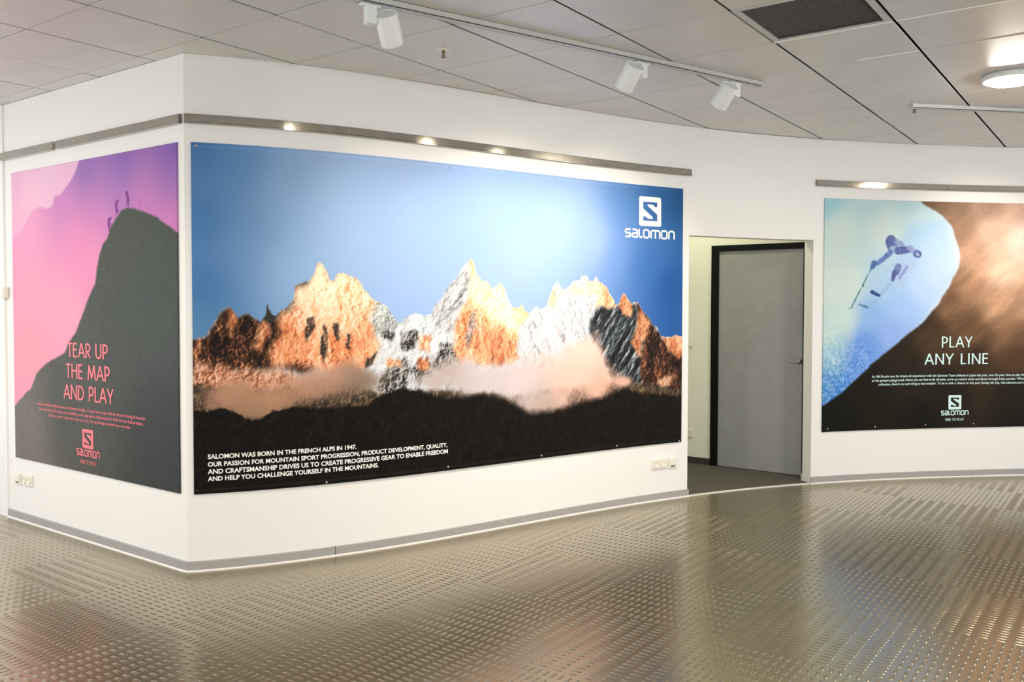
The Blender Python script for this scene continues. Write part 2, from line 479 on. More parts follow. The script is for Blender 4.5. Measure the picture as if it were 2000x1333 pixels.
near = set(id(s) for s in inview[:300])
VV, FF = [], []
n0 = 0
for s in studs:
    ang = rad0 if s[2] == 0 else rad1
    if id(s) in near:
        o = obj('stud', stud_me, None, floor); o.location = (s[1], s[0], 0); o.rotation_euler = (0, 0, ang)
    else:
        ca, sa = math.cos(ang), math.sin(ang)
        VV.append(np.c_[SV[:, 0] * ca - SV[:, 1] * sa + s[1], SV[:, 0] * sa + SV[:, 1] * ca + s[0], SV[:, 2]])
        FF += [tuple(k + n0 for k in f_) for f_ in SF]
        n0 += len(SV)
sb = obj('floor_studs', from_py('floor_studs', np.vstack(VV), FF), M_FLOOR, floor, True); sb['kind'] = 'stuff'

# ------------------------------------------------------------------ chrome rails on the walls
RZ0, RZ1 = 2.612, 2.666
PROF = [(.002, RZ0), (.002, RZ1), (.020, RZ1), (.022, RZ1 - .002), (.022, RZ0 + .009), (.027, RZ0 + .006), (.027, RZ0)]
bm = bmesh.new(); add_lathe(bm, [(0, .003), (.003, .0026), (.0045, .001), (.0045, 0), (0, 0)], Matrix.Identity(4), 12); SCREW = bm_mesh('screw', bm); SCREW.materials.append(M_EDGE)
def rail(s0, s1, label, screws, dz=0.0, side=None):
    r = obj('picture_rail', sweep('picture_rail', s0, s1, [(a, z + dz) for a, z in PROF], side=side), M_CHROME)
    tag(r, label, 'rail')
    for u, v in screws:
        s = float(trace(u, v)[0]); p = wall_pt(s); n = wall_n(s, side)
        o = obj('screw', SCREW, None, r)
        o.matrix_world = axis_matrix((n[0], n[1], 0), (p[0] + n[0] * .0215, p[1] + n[1] * .0215, (RZ0 + RZ1) / 2 + dz + .003))
    return r
rail(float(trace(-60, 320)[0]), float(trace(108, 280)[0]), 'short polished steel rail on the left wall, past the pink banner end', [], side=-1)
rail(float(trace(115, 280)[0]), -0.014, 'polished steel rail on the left wall above the pink banner', [(150, 274)], side=-1)
rail(0.004, float(trace(1348, 338)[0]), 'long polished steel rail above the mountain banner', [(680, 261), (1152, 318), (1332, 337)], side=1)
rail(float(trace(1593, 360)[0]), S_MAX - .6, 'polished steel rail above the skier banner', [(1778, 366), (1818, 367), (1854, 370)], dz=-.008, side=1)

# ------------------------------------------------------------------ noise and paint tools for the prints
_TAB = rng.random((256, 256))
def vnoise(x, y, seed=0):
    x = x + seed * 17.31; y = y + seed * 9.73
    xi = np.floor(x).astype(int); yi = np.floor(y).astype(int)
    fx = x - xi; fy = y - yi
    fx = fx * fx * (3 - 2 * fx); fy = fy * fy * (3 - 2 * fy)
    g = lambda a, b: _TAB[a & 255, b & 255]
    return (g(xi, yi) * (1 - fx) + g(xi + 1, yi) * fx) * (1 - fy) + (g(xi, yi + 1) * (1 - fx) + g(xi + 1, yi + 1) * fx) * fy
def fbm(x, y, oct=4, seed=0):
    t = 0; a = .5; tot = 0
    for i in range(oct):
        t = t + a * vnoise(x * 2 ** i, y * 2 ** i, seed + i * 3); tot += a; a *= .55
    return t / tot
def sst(a, b, x):
    t = np.clip((x - a) / (b - a), 0, 1); return t * t * (3 - 2 * t)
def ramp(t, stops):
    p = [s[0] for s in stops]; c = np.array([s[1] for s in stops], float)
    return np.stack([np.interp(t, p, c[:, i]) for i in range(3)], -1)
def inside(S, Z, poly):
    poly = np.asarray(poly); m = np.zeros(S.shape, bool)
    x0, z0 = poly.min(0); x1, z1 = poly.max(0)
    bb = (S >= x0) & (S <= x1) & (Z >= z0) & (Z <= z1)
    s, z = S[bb], Z[bb]; r = np.zeros(s.shape, bool)
    for (ax, az), (bx, bz) in zip(poly, np.roll(poly, -1, 0)):
        if az == bz: continue
        c = (az > z) != (bz > z)
        r ^= c & (s < (bx - ax) * (z - az) / (bz - az) + ax)
    m[bb] = r
    return m
def blur(m, k):
    m = m.astype(float)
    for ax in (0, 1):
        p = np.pad(m, [(k + 1, k) if a == ax else (0, 0) for a in (0, 1)], mode='edge')
        c = np.cumsum(p, axis=ax)
        m = (np.take(c, range(2 * k + 1, c.shape[ax]), ax) - np.take(c, range(0, c.shape[ax] - 2 * k - 1), ax)) / (2 * k + 1)
    return m
def idw(S, Z, pts, power=1.6, eps=.02):
    P = tr([p[0] for p in pts]); Cc = np.array([p[1] for p in pts], float)
    num = np.zeros(S.shape + (3,)); den = np.zeros(S.shape)
    for (s, z), c in zip(P, Cc):
        w = 1 / ((S - s) ** 2 + (Z - z) ** 2 + eps) ** power
        num += w[..., None] * c; den += w
    return num / den[..., None]
def over(img, col, a):
    a = np.clip(a, 0, 1)[..., None]
    return img * (1 - a) + np.asarray(col, float) * a
def capsule(S, Z, p, q, r0, r1=None):
    r1 = r0 if r1 is None else r1
    a, b = tr([p, q]); d = b - a; L2 = max(1e-9, d @ d)
    t = np.clip(((S - a[0]) * d[0] + (Z - a[1]) * d[1]) / L2, 0, 1)
    return np.hypot(S - a[0] - t * d[0], Z - a[1] - t * d[1]) - (r0 + (r1 - r0) * t)

# ------------------------------------------------------------------ banners
class Banner:
    def __init__(self, name, s0, s1, z0, z1, nx, nz, label, wave=.004, seed=0):
        self.s0, self.s1, self.z0, self.z1, self.nx, self.nz = s0, s1, z0, z1, nx, nz
        self.side = -1 if s1 <= 0 else 1
        self.wave, self.seed = wave, seed
        self.S, self.Z = np.meshgrid(np.linspace(s0, s1, nx), np.linspace(z1, z0, nz))
        self.name, self.label = name, label
    def off(self, s, z):
        w = fbm(s * 2.2 + 5, z * 1.6 + 3, 2, self.seed) - .5
        e = np.minimum(np.minimum(s - self.s0, self.s1 - s), np.minimum(z - self.z0, self.z1 - z))
        return .010 + self.wave * w * 2 * sst(0, .25, e)
    def pos(self, s, z, extra=0.0):
        s = np.asarray(s, float); z = np.asarray(z, float)
        p = wall_pt(s); n = wall_n(s, self.side); o = self.off(s, z) + extra
        return np.stack([p[..., 0] + n[..., 0] * o, p[..., 1] + n[..., 1] * o, z], -1)
    def build(self, rgb, gain):
        nx, nz = self.nx, self.nz
        P = self.pos(self.S, self.Z).reshape(-1, 3)
        idx = np.arange(nx * nz).reshape(nz, nx)
        q = np.stack([idx[:-1, :-1], idx[1:, :-1], idx[1:, 1:], idx[:-1, 1:]], -1).reshape(-1, 4)
        border = np.concatenate([idx[0, :], idx[1:, -1], idx[-1, -2::-1], idx[-2:0:-1, 0]])
        bs, bz = self.S.reshape(-1)[border], self.Z.reshape(-1)[border]
        pb = wall_pt(bs); nb_ = wall_n(bs, self.side)
        PB = np.stack([pb[:, 0] + nb_[:, 0] * .002, pb[:, 1] + nb_[:, 1] * .002, bz], -1)
        nb = len(border); base = nx * nz; r = np.arange(nb); r2 = (r + 1) % nb
        qs = np.stack([border[r], border[r2], base + r2, base + r], -1)
        V = np.vstack([P, PB]); Q = np.vstack([q, qs])
        me = bpy.data.meshes.new(self.name)
        me.vertices.add(len(V)); me.vertices.foreach_set('co', V.ravel())
        me.loops.add(Q.size); me.loops.foreach_set('vertex_index', Q.ravel().astype(np.int32))
        me.polygons.add(len(Q)); me.polygons.foreach_set('loop_start', np.arange(0, Q.size, 4, dtype=np.int32))
        me.polygons.foreach_set('use_smooth', np.r_[np.ones(len(q), bool), np.zeros(nb, bool)])
        me.update(calc_edges=True); me.validate()
        a = me.attributes.new('print', 'FLOAT_COLOR', 'POINT')
        c = lin(np.clip(rgb, 0, 255)).reshape(-1, 3) * gain
        c = np.vstack([c, c[border]])
        a.data.foreach_set('color', np.c_[c, np.ones(len(c))].astype(np.float32).ravel())
        self.o = obj(self.name, me, M_PRINT)
        tag(self.o, self.label, 'banner')
        return self.o
    def flat(self, name, verts2, faces, m, extra=.0018, label=None):
        v = np.asarray(verts2, float)
        P = self.pos(v[:, 0], v[:, 1], extra)
        o = obj(name, from_py(name, P, faces), m, self.o)
        if label: o['label'] = label
        return o
    def tacks(self, pts):
        for u, v in pts:
            s, z = trace(u, v); s = float(np.clip(s, self.s0 + .012, self.s1 - .012)); z = float(np.clip(z, self.z0 + .008, self.z1 - .008))
            p = self.pos(s, z, .0); n = wall_n(s, self.side)
            o = obj('tack', TACK, None, self.o); o.matrix_world = axis_matrix((n[0], n[1], 0), tuple(p))
bm = bmesh.new(); add_lathe(bm, [(0, .005), (.0045, .004), (.0075, .001), (.0075, -.002), (0, -.002)], Matrix.Identity(4), 12); TACK = bm_mesh('tack', bm); TACK.materials.append(M_TACK)

# lettering -------------------------------------------------------------
def font_poly(text, bold=0.0, spacing=1.0):
    cu = bpy.data.curves.new('text', 'FONT'); cu.body = text; cu.size = 1.0; cu.offset = bold; cu.space_character = spacing
    cu.resolution_u = 3
    o = bpy.data.objects.new('text', cu); COL.objects.link(o)
    dg = bpy.context.evaluated_depsgraph_get(); dg.update()
    me = o.evaluated_get(dg).to_mesh()
    v = np.array([tuple(p.co)[:2] for p in me.vertices]); f = [tuple(p.vertices) for p in me.polygons]
    o.evaluated_get(dg).to_mesh_clear()
    bpy.data.objects.remove(o, do_unlink=True); bpy.data.curves.remove(cu)
    return v, f
def arc(cx, cy, rx, ry, a0, a1, n=14):
    return [(cx + rx * math.cos(math.radians(a0 + (a1 - a0) * i / n)), cy + ry * math.sin(math.radians(a0 + (a1 - a0) * i / n))) for i in range(n + 1)]
# geometric capitals on a cap height of 1: (advance, strokes)
GLY = {
 'T': (.52, [[(.26, 0), (.26, 1)], [(.02, .94), (.50, .94)]]),
 'E': (.50, [[(.08, 0), (.08, 1)], [(.08, .94), (.44, .94)], [(.08, .53), (.42, .53)], [(.08, .06), (.44, .06)]]),
 'A': (.68, [[(.03, 0), (.34, 1)], [(.65, 0), (.34, 1)], [(.14, .34), (.54, .34)]]),
 'R': (.54, [[(.08, 0), (.08, 1)], [(.08, .94), (.24, .94)] + arc(.24, .69, .22, .25, 90, -90) + [(.08, .44)], [(.20, .44), (.48, 0)]]),
 'U': (.62, [[(.08, 1), (.08, .30)] + arc(.31, .30, .23, .245, 180, 360) + [(.54, 1)]]),
 'P': (.52, [[(.08, 0), (.08, 1)], [(.08, .94), (.24, .94)] + arc(.24, .68, .22, .26, 90, -90) + [(.08, .42)]]),
 'H': (.64, [[(.08, 0), (.08, 1)], [(.56, 0), (.56, 1)], [(.08, .53), (.56, .53)]]),
 'M': (.82, [[(.05, 0), (.17, 1)], [(.17, 1), (.41, .12)], [(.41, .12), (.65, 1)], [(.65, 1), (.77, 0)]]),
 'N': (.70, [[(.08, 0), (.08, 1)], [(.08, 1), (.62, 0)], [(.62, 0), (.62, 1)]]),
 'D': (.68, [[(.08, 0), (.08, 1)], [(.08, .94), (.22, .94)] + arc(.22, .50, .38, .44, 90, -90, 20) + [(.08, .06)]]),
 'L': (.44, [[(.08, 0), (.08, 1)], [(.08, .06), (.42, .06)]]),
 'Y': (.58, [[(.02, 1), (.29, .45)], [(.56, 1), (.29, .45)], [(.29, .48), (.29, 0)]]),
 'I': (.20, [[(.10, 0), (.10, 1)]]),
 'O': (.84, [arc(.42, .5, .37, .46, 0, 360, 28)]),
 ' ': (.34, []),
}
# rounded lower-case wordmark letters, x-height 1
def sq(cx, w, open_=None):
    r = .26
    return [(cx - w, .30), (cx - w, .70)] + arc(cx - w + r, .70, r, .24, 180, 90, 6) + arc(cx + w - r, .70, r, .24, 90, 0, 6) + arc(cx + w - r, .30, r, .24, 0, -90, 6) + arc(cx - w + r, .30, r, .24, 270, 180, 6)
WM = {
 's': (.92, [[(.84, .92), (.30, .92)] + arc(.30, .71, .22, .21, 90, 270, 8) + [(.60, .50)] + arc(.60, .29, .22, .21, 90, -90, 8) + [(.08, .08)]]),
 'a': (.96, [[(.16, .92), (.58, .92)] + arc(.58, .66, .26, .26, 90, 0, 6) + [(.84, .08), (.34, .08)] + arc(.34, .29, .22, .21, 270, 90, 8) + [(.84, .50)]]),
 'l': (.62, [[(.12, 1.0), (.12, .34)] + arc(.38, .34, .26, .26, 180, 270, 6) + [(.58, .08)]]),
 'o': (1.06, [sq(.52, .40)]),
 'm': (1.52, [[(.12, 0), (.12, .66)] + arc(.38, .66, .26, .26, 180, 90, 6) + arc(1.14, .66, .26, .26, 90, 0, 6) + [(1.40, 0)], [(.76, .92), (.76, 0)]]),
 'n': (1.06, [[(.12, 0), (.12, .66)] + arc(.38, .66, .26, .26, 180, 90, 6) + arc(.66, .66, .26, .26, 90, 0, 6) + [(.92, 0)]]),
}
def stroke_poly(text, table, w, spacing=0.0):
    V, Fc = [], []; x = 0.0; cuts = [0]
    for ch in text:
        adv, strokes = table[ch]
        for st in strokes:
            P = [np.array(st[0], float)]
            for p in st[1:]:
                if np.hypot(p[0] - P[-1][0], p[1] - P[-1][1]) > 1e-3: P.append(np.array(p, float))
            n = len(P); L_, R_ = [], []
            closed = np.hypot(*(P[0] - P[-1])) < 1e-6
            for i in range(n):
                a = P[i - 1] if i else (P[-2] if closed else None); b = P[i + 1] if i < n - 1 else (P[1] if closed else None)
                d0 = (P[i] - a) / np.hypot(*(P[i] - a)) if a is not None else None
                d1 = (b - P[i]) / np.hypot(*(b - P[i])) if b is not None else None
                if d0 is None: d0 = d1
                if d1 is None: d1 = d0
                t = d0 + d1; t /= max(1e-6, np.hypot(*t)); nn = np.array([-t[1], t[0]])
                k = 1 / max(.5, abs(nn @ np.array([-d0[1], d0[0]])))
                L_.append(P[i] + nn * w / 2 * k); R_.append(P[i] - nn * w / 2 * k)
            b0 = len(V)
            for l, r in zip(L_, R_):
                V.append((l[0] + x, min(1.0, max(0.0, l[1])) if table is GLY else l[1])); V.append((r[0] + x, min(1.0, max(0.0, r[1])) if table is GLY else r[1]))
            for i in range(n - 1):
                Fc.append((b0 + 2 * i, b0 + 2 * i + 1, b0 + 2 * i + 3, b0 + 2 * i + 2))
        x += adv + spacing
        cuts.append(len(Fc))
    return np.array(V), Fc, cuts
def fit(v, left, right, top=None, cap=1.0, h=None):
    """place a text outline so that it spans left..right on its base line; top fixes the cap height"""
    (sl, zl), (sr, zr) = tr([left, right])
    zb = (zl + zr) / 2
    k = (sr - sl) / (v[:, 0].max() - v[:, 0].min())
    if top is not None: h = tr([top])[0][1] - zb
    ky = (h / cap) if h else k
    return np.c_[sl + (v[:, 0] - v[:, 0].min()) * k, zb + v[:, 1] * ky]
# emblem: rounded plate with the cut-out letter, on a 1 x 1.3 box
EMB_OUT = [(.0, .08)] + arc(.08, .08, .08, .08, 180, 270, 4) + arc(.92, .08, .08, .08, 270, 360, 4) + arc(.92, 1.22, .08, .08, 0, 90, 4) + arc(.08, 1.22, .08, .08, 90, 180, 4)
EMB_S = [(.18, .235), (.18, .42), (.30, .42), (.40, .33), (.60, .33), (.63, .37), (.60, .42), (.20, .75), (.18, .79), (.18, 1.07), (.82, 1.07), (.82, .87), (.72, .87),
         (.62, .96), (.40, .96), (.37, .92), (.40, .88), (.80, .55), (.82, .51), (.82, .235)]
def emblem_polys():
    cu = bpy.data.curves.new('emblem', 'CURVE'); cu.dimensions = '2D'; cu.fill_mode = 'BOTH'
    for pts in (EMB_OUT, EMB_S):
        sp = cu.splines.new('POLY'); sp.points.add(len(pts) - 1); sp.use_cyclic_u = True
        for i, (x, y) in enumerate(pts): sp.points[i].co = (x, y, 0, 1)
    o = bpy.data.objects.new('emblem', cu); COL.objects.link(o)
    dg = bpy.context.evaluated_depsgraph_get(); dg.update()
    me = o.evaluated_get(dg).to_mesh()
    v = np.array([tuple(p.co)[:2] for p in me.vertices]); f = [tuple(p.vertices) for p in me.polygons]
    o.evaluated_get(dg).to_mesh_clear(); bpy.data.objects.remove(o, do_unlink=True); bpy.data.curves.remove(cu)
    return v, f
EMB = emblem_polys()
def put_emblem(bn, bl, br, top, m):
    v, f = EMB
    vv = fit(v, bl, br, top=top, cap=1.3)
    bn.flat('emblem', vv, f, m, label='rounded square emblem with a cut-out angular letter S')
def put_strokes(bn, name, text, table, w, left, right, top, m, spacing=0.0):
    v, f, cuts = stroke_poly(text, table, w, spacing)
    vv = fit(v, left, right, top=top)
    for a, b in zip(cuts[:-1], cuts[1:]):                  # every printed letter is a part of its own
        if a == b: continue
        ids = sorted({i for q in f[a:b] for i in q}); mp = {i: k for k, i in enumerate(ids)}
        bn.flat(name, vv[ids], [tuple(mp[i] for i in q) for q in f[a:b]], m)
def put_font(bn, name, text, left, right, top, m, bold=0.0, cap=.70, label=None):
    v, f = font_poly(text, bold)
    o = bn.flat(name, fit(v, left, right, top=top, cap=cap), f, m, label=label)
    o['kind'] = 'stuff'

# ===== big mountain banner ===============================================
def paint_mountains(B):
    S, Z = B.S, B.Z
    sky = [((376, 285), (66, 112, 168)), ((450, 320), (92, 138, 192)), ((390, 430), (70, 122, 184)), ((388, 560), (66, 116, 182)), ((385, 640), (92, 140, 182)),
           ((480, 480), (120, 164, 216)), ((560, 380), (150, 186, 228)), ((660, 330), (178, 204, 236)), ((700, 450), (205, 221, 241)), ((800, 390), (212, 226, 245)), ((560, 520), (160, 192, 232)),
           ((820, 560), (186, 207, 243)), ((950, 400), (200, 218, 246)), ((1000, 520), (188, 208, 245)), ((1080, 430), (186, 206, 244)), ((1090, 360), (150, 180, 228)), ((1160, 470), (172, 192, 238)), ((1200, 500), (110, 148, 212)),
           ((1220, 400), (88, 134, 196)), ((1280, 390), (42, 96, 158)), ((1325, 400), (30, 84, 140)), ((1260, 520), (58, 108, 184)), ((1310, 560), (30, 82, 156)), ((1320, 640), (38, 92, 164)), ((900, 330), (170, 198, 236)), ((1000, 345), (150, 182, 230))]
    img = idw(S, Z, sky, 1.3, .025)
    img = img * (1 - np.array((.22, .15, .05)) * sst(130, 215, img[..., :1]))
    # skyline, with a broken edge
    sk = tr([(360, 664), (380, 661), (401, 658), (411, 642), (425, 616), (430, 609), (443, 602), (452, 602), (457, 610), (464, 620), (474, 615), (485, 612), (493, 619), (506, 625), (510, 630),
             (515, 620), (518, 606), (522, 591), (527, 604), (531, 613), (537, 617), (546, 608), (560, 600), (565, 594), (572, 583), (576, 561), (588, 554), (592, 551), (604, 546), (610, 536),
             (616, 530), (617, 518), (622, 512), (629, 517), (635, 529), (641, 536), (645, 550), (651, 551), (655, 541), (659, 534), (669, 532), (678, 538), (691, 542), (701, 552), (708, 564),
             (716, 573), (724, 579), (727, 587), (737, 591), (747, 593), (756, 602), (764, 614), (777, 631), (784, 629), (797, 619), (808, 612), (830, 617), (843, 612), (847, 596), (864, 577),
             (881, 550), (892, 540), (903, 523), (911, 514), (919, 505), (924, 515), (930, 535), (941, 550), (949, 549), (959, 564), (970, 556), (977, 553), (987, 571), (998, 599), (1008, 602),
             (1019, 595), (1026, 610), (1032, 613), (1046, 598), (1053, 605), (1067, 598), (1074, 571), (1081, 556), (1088, 551), (1096, 567), (1108, 561), (1119, 550), (1131, 547), (1134, 538),
             (1144, 539), (1149, 549), (1159, 549), (1162, 540), (1169, 550), (1183, 561), (1194, 580), (1201, 595), (1207, 593), (1213, 581), (1217, 573), (1225, 585), (1234, 594), (1238, 592),
             (1245, 590), (1253, 605), (1267, 624), (1273, 635), (1281, 638), (1290, 658), (1306, 658), (1320, 655), (1345, 660)])
    o = np.argsort(sk[:, 0]); sk = sk[o]
    w1 = fbm(S * 26, Z * 26, 4, 1) - .5; w2 = fbm(S * 30 + 7, Z * 30, 4, 2) - .5
    SW = S + .022 * w1; ZW = Z + .022 * w2
    mtn = ZW < np.interp(SW, sk[:, 0], sk[:, 1])
    ds = (B.s1 - B.s0) / (B.nx - 1); dz = (B.z1 - B.z0) / (B.nz - 1)
    def relief(x, y, seed, lx=.85, lz=.5):
        # light falling on a ridged height field: reads as rock faces and gullies
        h = 0; a = 1.0; f = 1.0
        for i in range(5):
            h = h + a * (1 - np.abs(2 * fbm(x * f, y * f, 2, seed + i * 5) - 1)); a *= .5; f *= 2.05
        gz, gs = np.gradient(h, dz, ds)
        r = gs * -lx + -gz * -lz * -1
        r = np.tanh(r / (1.6 * r.std()))
        return .5 + .12 * (r - r.mean()) / r.std()
    nrm = lambda x: .5 + .105 * (x - x.mean()) / x.std()
    det = nrm(.62 * relief(S * 8 + 1.6 * w1, Z * 7 + 1.6 * w2, 4) + .38 * nrm(fbm(S * 38, Z * 30, 3, 4)))
    big = nrm(fbm(S * 11 + w1, Z * 6 + w2, 3, 7))
    stk = nrm(.45 * relief(S * 10 + 1.8 * w1, Z * 2.6 + 1.5 * w2, 6, .95, .2) + .35 * nrm(fbm(S * 62 + 5 * w2, Z * 7 + 2 * w1, 3, 6)) + .38 * big)
    diag = nrm(.6 * relief((S * .8 - Z * .6) * 8, (Z * .8 + S * .6) * 2.6, 9) + .4 * nrm(fbm((S * .8 - Z * .6) * 46, (Z * .8 + S * .6) * 8, 3, 10)))
    diag2 = nrm(.6 * relief((S * .8 + Z * .6) * 8, (Z * .8 - S * .6) * 2.6, 12) + .4 * nrm(fbm((S * .7 + Z * .7) * 46, (Z * .7 - S * .7) * 8, 3, 13)))
    # snow and grey rock everywhere first
    g = .55 * det + .45 * diag
    img = np.where(mtn[..., None], ramp(g, [(.26, (110, 114, 118)), (.38, (176, 180, 184)), (.48, (208, 212, 218)), (.62, (222, 227, 234)), (.75, (236, 240, 245))]), img)
    def region(pts, col, soft=3, warp=1.0):
        nonlocal img
        m = inside(S + .07 * warp * w1, Z + .07 * warp * w2, tr(pts)) & mtn
        img = over(img, col, blur(m, soft) * mtn)
    brown = ramp(.62 * stk + .38 * det, [(.38, (22, 17, 15)), (.50, (54, 37, 29)), (.57, (98, 64, 47)), (.64, (182, 112, 76)), (.74, (240, 176, 132))])
    orange = ramp(.65 * stk + .35 * det, [(.30, (120, 62, 40)), (.40, (214, 122, 76)), (.48, (242, 160, 112)), (.58, (252, 200, 160)), (.70, (255, 238, 218))])
    cream = ramp(.6 * stk + .4 * det, [(.32, (214, 150, 106)), (.42, (248, 206, 160)), (.52, (255, 234, 200)), (.66, (255, 248, 228))])
    slate = ramp(.75 * diag + .25 * det, [(.38, (24, 26, 28)), (.52, (50, 54, 58)), (.59, (100, 108, 116)), (.68, (190, 198, 206)), (.78, (228, 232, 238))])
    greyr = ramp(.6 * diag + .4 * det, [(.32, (96, 96, 98)), (.44, (158, 160, 162)), (.54, (200, 202, 204)), (.68, (232, 234, 236))])
    # grey shoulder right of the orange massif, and the glacier
    region([(720, 585), (760, 600), (790, 640), (780, 680), (740, 690), (715, 650)], ramp(det, [(.32, (118, 124, 122)), (.48, (176, 182, 180)), (.66, (224, 228, 228))]))
    region([(735, 655), (800, 628), (860, 612), (880, 650), (870, 690), (800, 720), (740, 760), (690, 760), (715, 720)], ramp(det, [(.3, (170, 178, 184)), (.45, (212, 218, 224)), (.7, (236, 240, 244))]))
    for pts in ([(745, 650), (772, 645), (768, 660), (748, 668)], [(785, 655), (812, 645), (820, 665), (800, 690), (782, 678)], [(762, 705), (792, 700), (800, 730), (788, 765), (745, 775), (735, 755)],
                [(815, 705), (838, 700), (846, 735), (812, 745), (800, 725)], [(855, 675), (890, 670), (900, 710), (880, 735), (845, 720)]):
        region(pts, ramp(det, [(.38, (38, 36, 34)), (.5, (86, 84, 80)), (.6, (190, 188, 186))]), 2)
    for pts in ([(820, 655), (842, 652), (836, 682), (824, 686)], [(756, 702), (776, 695), (778, 712), (758, 718)], [(812, 705), (834, 702), (838, 722), (816, 722)]):
        region(pts, orange * 1.02, 3, 1.8)
    # left dark massif
    region([(335, 655), (405, 640), (425, 590), (455, 590), (470, 605), (512, 622), (545, 612), (600, 660), (640, 700), (600, 730), (520, 720), (335, 760)], brown, 4)
    region([(510, 640), (512, 575), (531, 575), (540, 625)], (52, 56, 54), 1, .2)
    region([(538, 626), (540, 590), (563, 572), (566, 540), (612, 528), (603, 575), (584, 606)], ramp(det, [(.38, (48, 48, 44)), (.5, (84, 82, 74)), (.65, (150, 130, 108))]), 2)
    # orange sunlit massif
    region([(538, 625), (556, 612), (575, 600), (577, 570), (602, 555), (612, 525), (622, 500), (645, 555), (670, 520), (705, 545), (732, 590), (720, 632), (733, 660), (738, 682), (716, 718), (690, 724),
            (640, 728), (580, 716), (530, 720), (525, 690), (548, 655)], orange, 5)
    hi = sst(tr([(650, 640)])[0][1], tr([(650, 560)])[0][1], Z + .05 * w1)
    m = blur(inside(S + .03 * w1, Z + .03 * w2, tr([(575, 600), (577, 570), (602, 555), (612, 525), (622, 500), (645, 555), (670, 520), (705, 545), (732, 590), (716, 640), (690, 650), (600, 630)])) & mtn, 5)
    img = over(img, cream, m * (.25 + .75 * hi) * mtn)
    region([(448, 605), (456, 606), (462, 640), (448, 662), (440, 640)], orange * .95, 3)
    region([(508, 640), (520, 622), (530, 640), (512, 680), (500, 690), (500, 670)], orange * .93, 3)
    for pts in ([(600, 622), (614, 618), (614, 640), (605, 655), (598, 672), (593, 652)], [(632, 630), (639, 650), (637, 690), (631, 714), (624, 682), (629, 655)], [(650, 632), (660, 632), (664, 665), (655, 668), (648, 645)],
                [(676, 650), (684, 655), (682, 684), (675, 680)], [(717, 700), (738, 684), (724, 712), (712, 720)]):
        region(pts, ramp(det, [(.4, (44, 38, 34)), (.55, (92, 80, 70)), (.65, (170, 130, 104))]), 1, .45)
    # central peak: grey left face, sunlit right face
    region([(838, 622), (850, 590), (885, 545), (919, 498), (922, 535), (916, 566), (905, 588), (893, 622), (880, 655), (850, 640)], greyr, 3)
    region([(919, 500), (926, 515), (932, 538), (960, 555), (976, 545), (1000, 600), (1035, 606), (1018, 636), (1008, 660), (1012, 704), (985, 716), (940, 712), (900, 706), (884, 690), (886, 655), (906, 596), (918, 560)], orange, 3)
    m = blur(inside(S + .03 * w1, Z + .03 * w2, tr([(919, 500), (926, 515), (932, 538), (960, 555), (976, 545), (1000, 600), (1035, 606), (1018, 636), (1010, 655), (985, 640), (962, 622), (940, 600), (916, 590)])) & mtn, 7)
    img = over(img, ramp(.6 * stk + .4 * det, [(.32, (240, 190, 130)), (.44, (255, 226, 170)), (.55, (255, 243, 205)), (.7, (255, 252, 235))]), m * mtn)
    region([(918, 612), (926, 606), (930, 640), (922, 665), (912, 690), (908, 660)], ramp(det, [(.4, (110, 96, 88)), (.6, (200, 180, 170))]), 3)
    dark = ramp(stk, [(.40, (150, 84, 56)), (.5, (220, 140, 98))])
    region([(925, 640), (985, 655), (1000, 700), (960, 708), (930, 690)], orange * .5 + dark * .5, 6)
    # snow wall and crest on the right
    region([(1012, 640), (1040, 610), (1075, 600), (1100, 580), (1150, 585), (1160, 620), (1140, 680), (1060, 700), (1010, 690)],
           ramp(.5 * diag2 + .5 * det, [(.28, (128, 126, 130)), (.40, (180, 182, 188)), (.50, (212, 216, 224)), (.66, (232, 236, 243))]), 4)
    region([(1066, 606), (1074, 565), (1088, 545), (1098, 560), (1134, 532), (1166, 535), (1206, 600), (1185, 604), (1168, 590), (1160, 572), (1132, 580), (1098, 574), (1080, 600)], cream, 3)
    region([(1160, 560), (1172, 548), (1206, 598), (1184, 604), (1164, 600)], orange * .6 + cream * .4, 2)
    # dark right face
    region([(1152, 625), (1168, 600), (1185, 602), (1207, 596), (1240, 600), (1262, 650), (1250, 700), (1262, 745), (1240, 760), (1195, 740), (1170, 690), (1148, 650)], slate, 3)
    region([(1240, 596), (1247, 588), (1275, 636), (1292, 664), (1335, 700), (1335, 780), (1260, 765), (1245, 720), (1256, 660)], brown, 3)
    region([(1207, 596), (1217, 570), (1236, 595), (1230, 618), (1212, 614)], orange * .9, 2)
    region([(1244, 620), (1250, 600), (1270, 635), (1262, 660), (1250, 670), (1252, 700), (1240, 690), (1232, 672)], orange * .86, 3)
    region([(1289, 662), (1335, 652), (1335, 690), (1320, 700)], orange * .97, 3)
    region([(1284, 738), (1318, 732), (1312, 752), (1280, 755)], orange * .85, 3)
    # sunlit scree at lower left
    region([(378, 706), (420, 712), (480, 722), (560, 728), (600, 745), (470, 775), (375, 765)], ramp(det, [(.36, (120, 70, 48)), (.48, (214, 140, 104)), (.6, (246, 196, 164)), (.7, (255, 225, 200))]), 5)
    # forest slope and hills
    low = tr([(360, 748), (400, 752), (470, 762), (560, 755), (640, 742), (690, 748), (740, 770), (790, 762), (850, 762), (900, 764), (1000, 770), (1200, 745), (1260, 748), (1345, 765)])
    m = sst(-.02, .02, np.interp(S, low[:, 0], low[:, 1]) + .05 * w1 - Z)
    img = over(img, ramp(det, [(.4, (48, 40, 32)), (.55, (82, 68, 54)), (.68, (140, 118, 92))]), m)
    # clouds
    cn = fbm(S * 6, Z * 7, 5, 20)
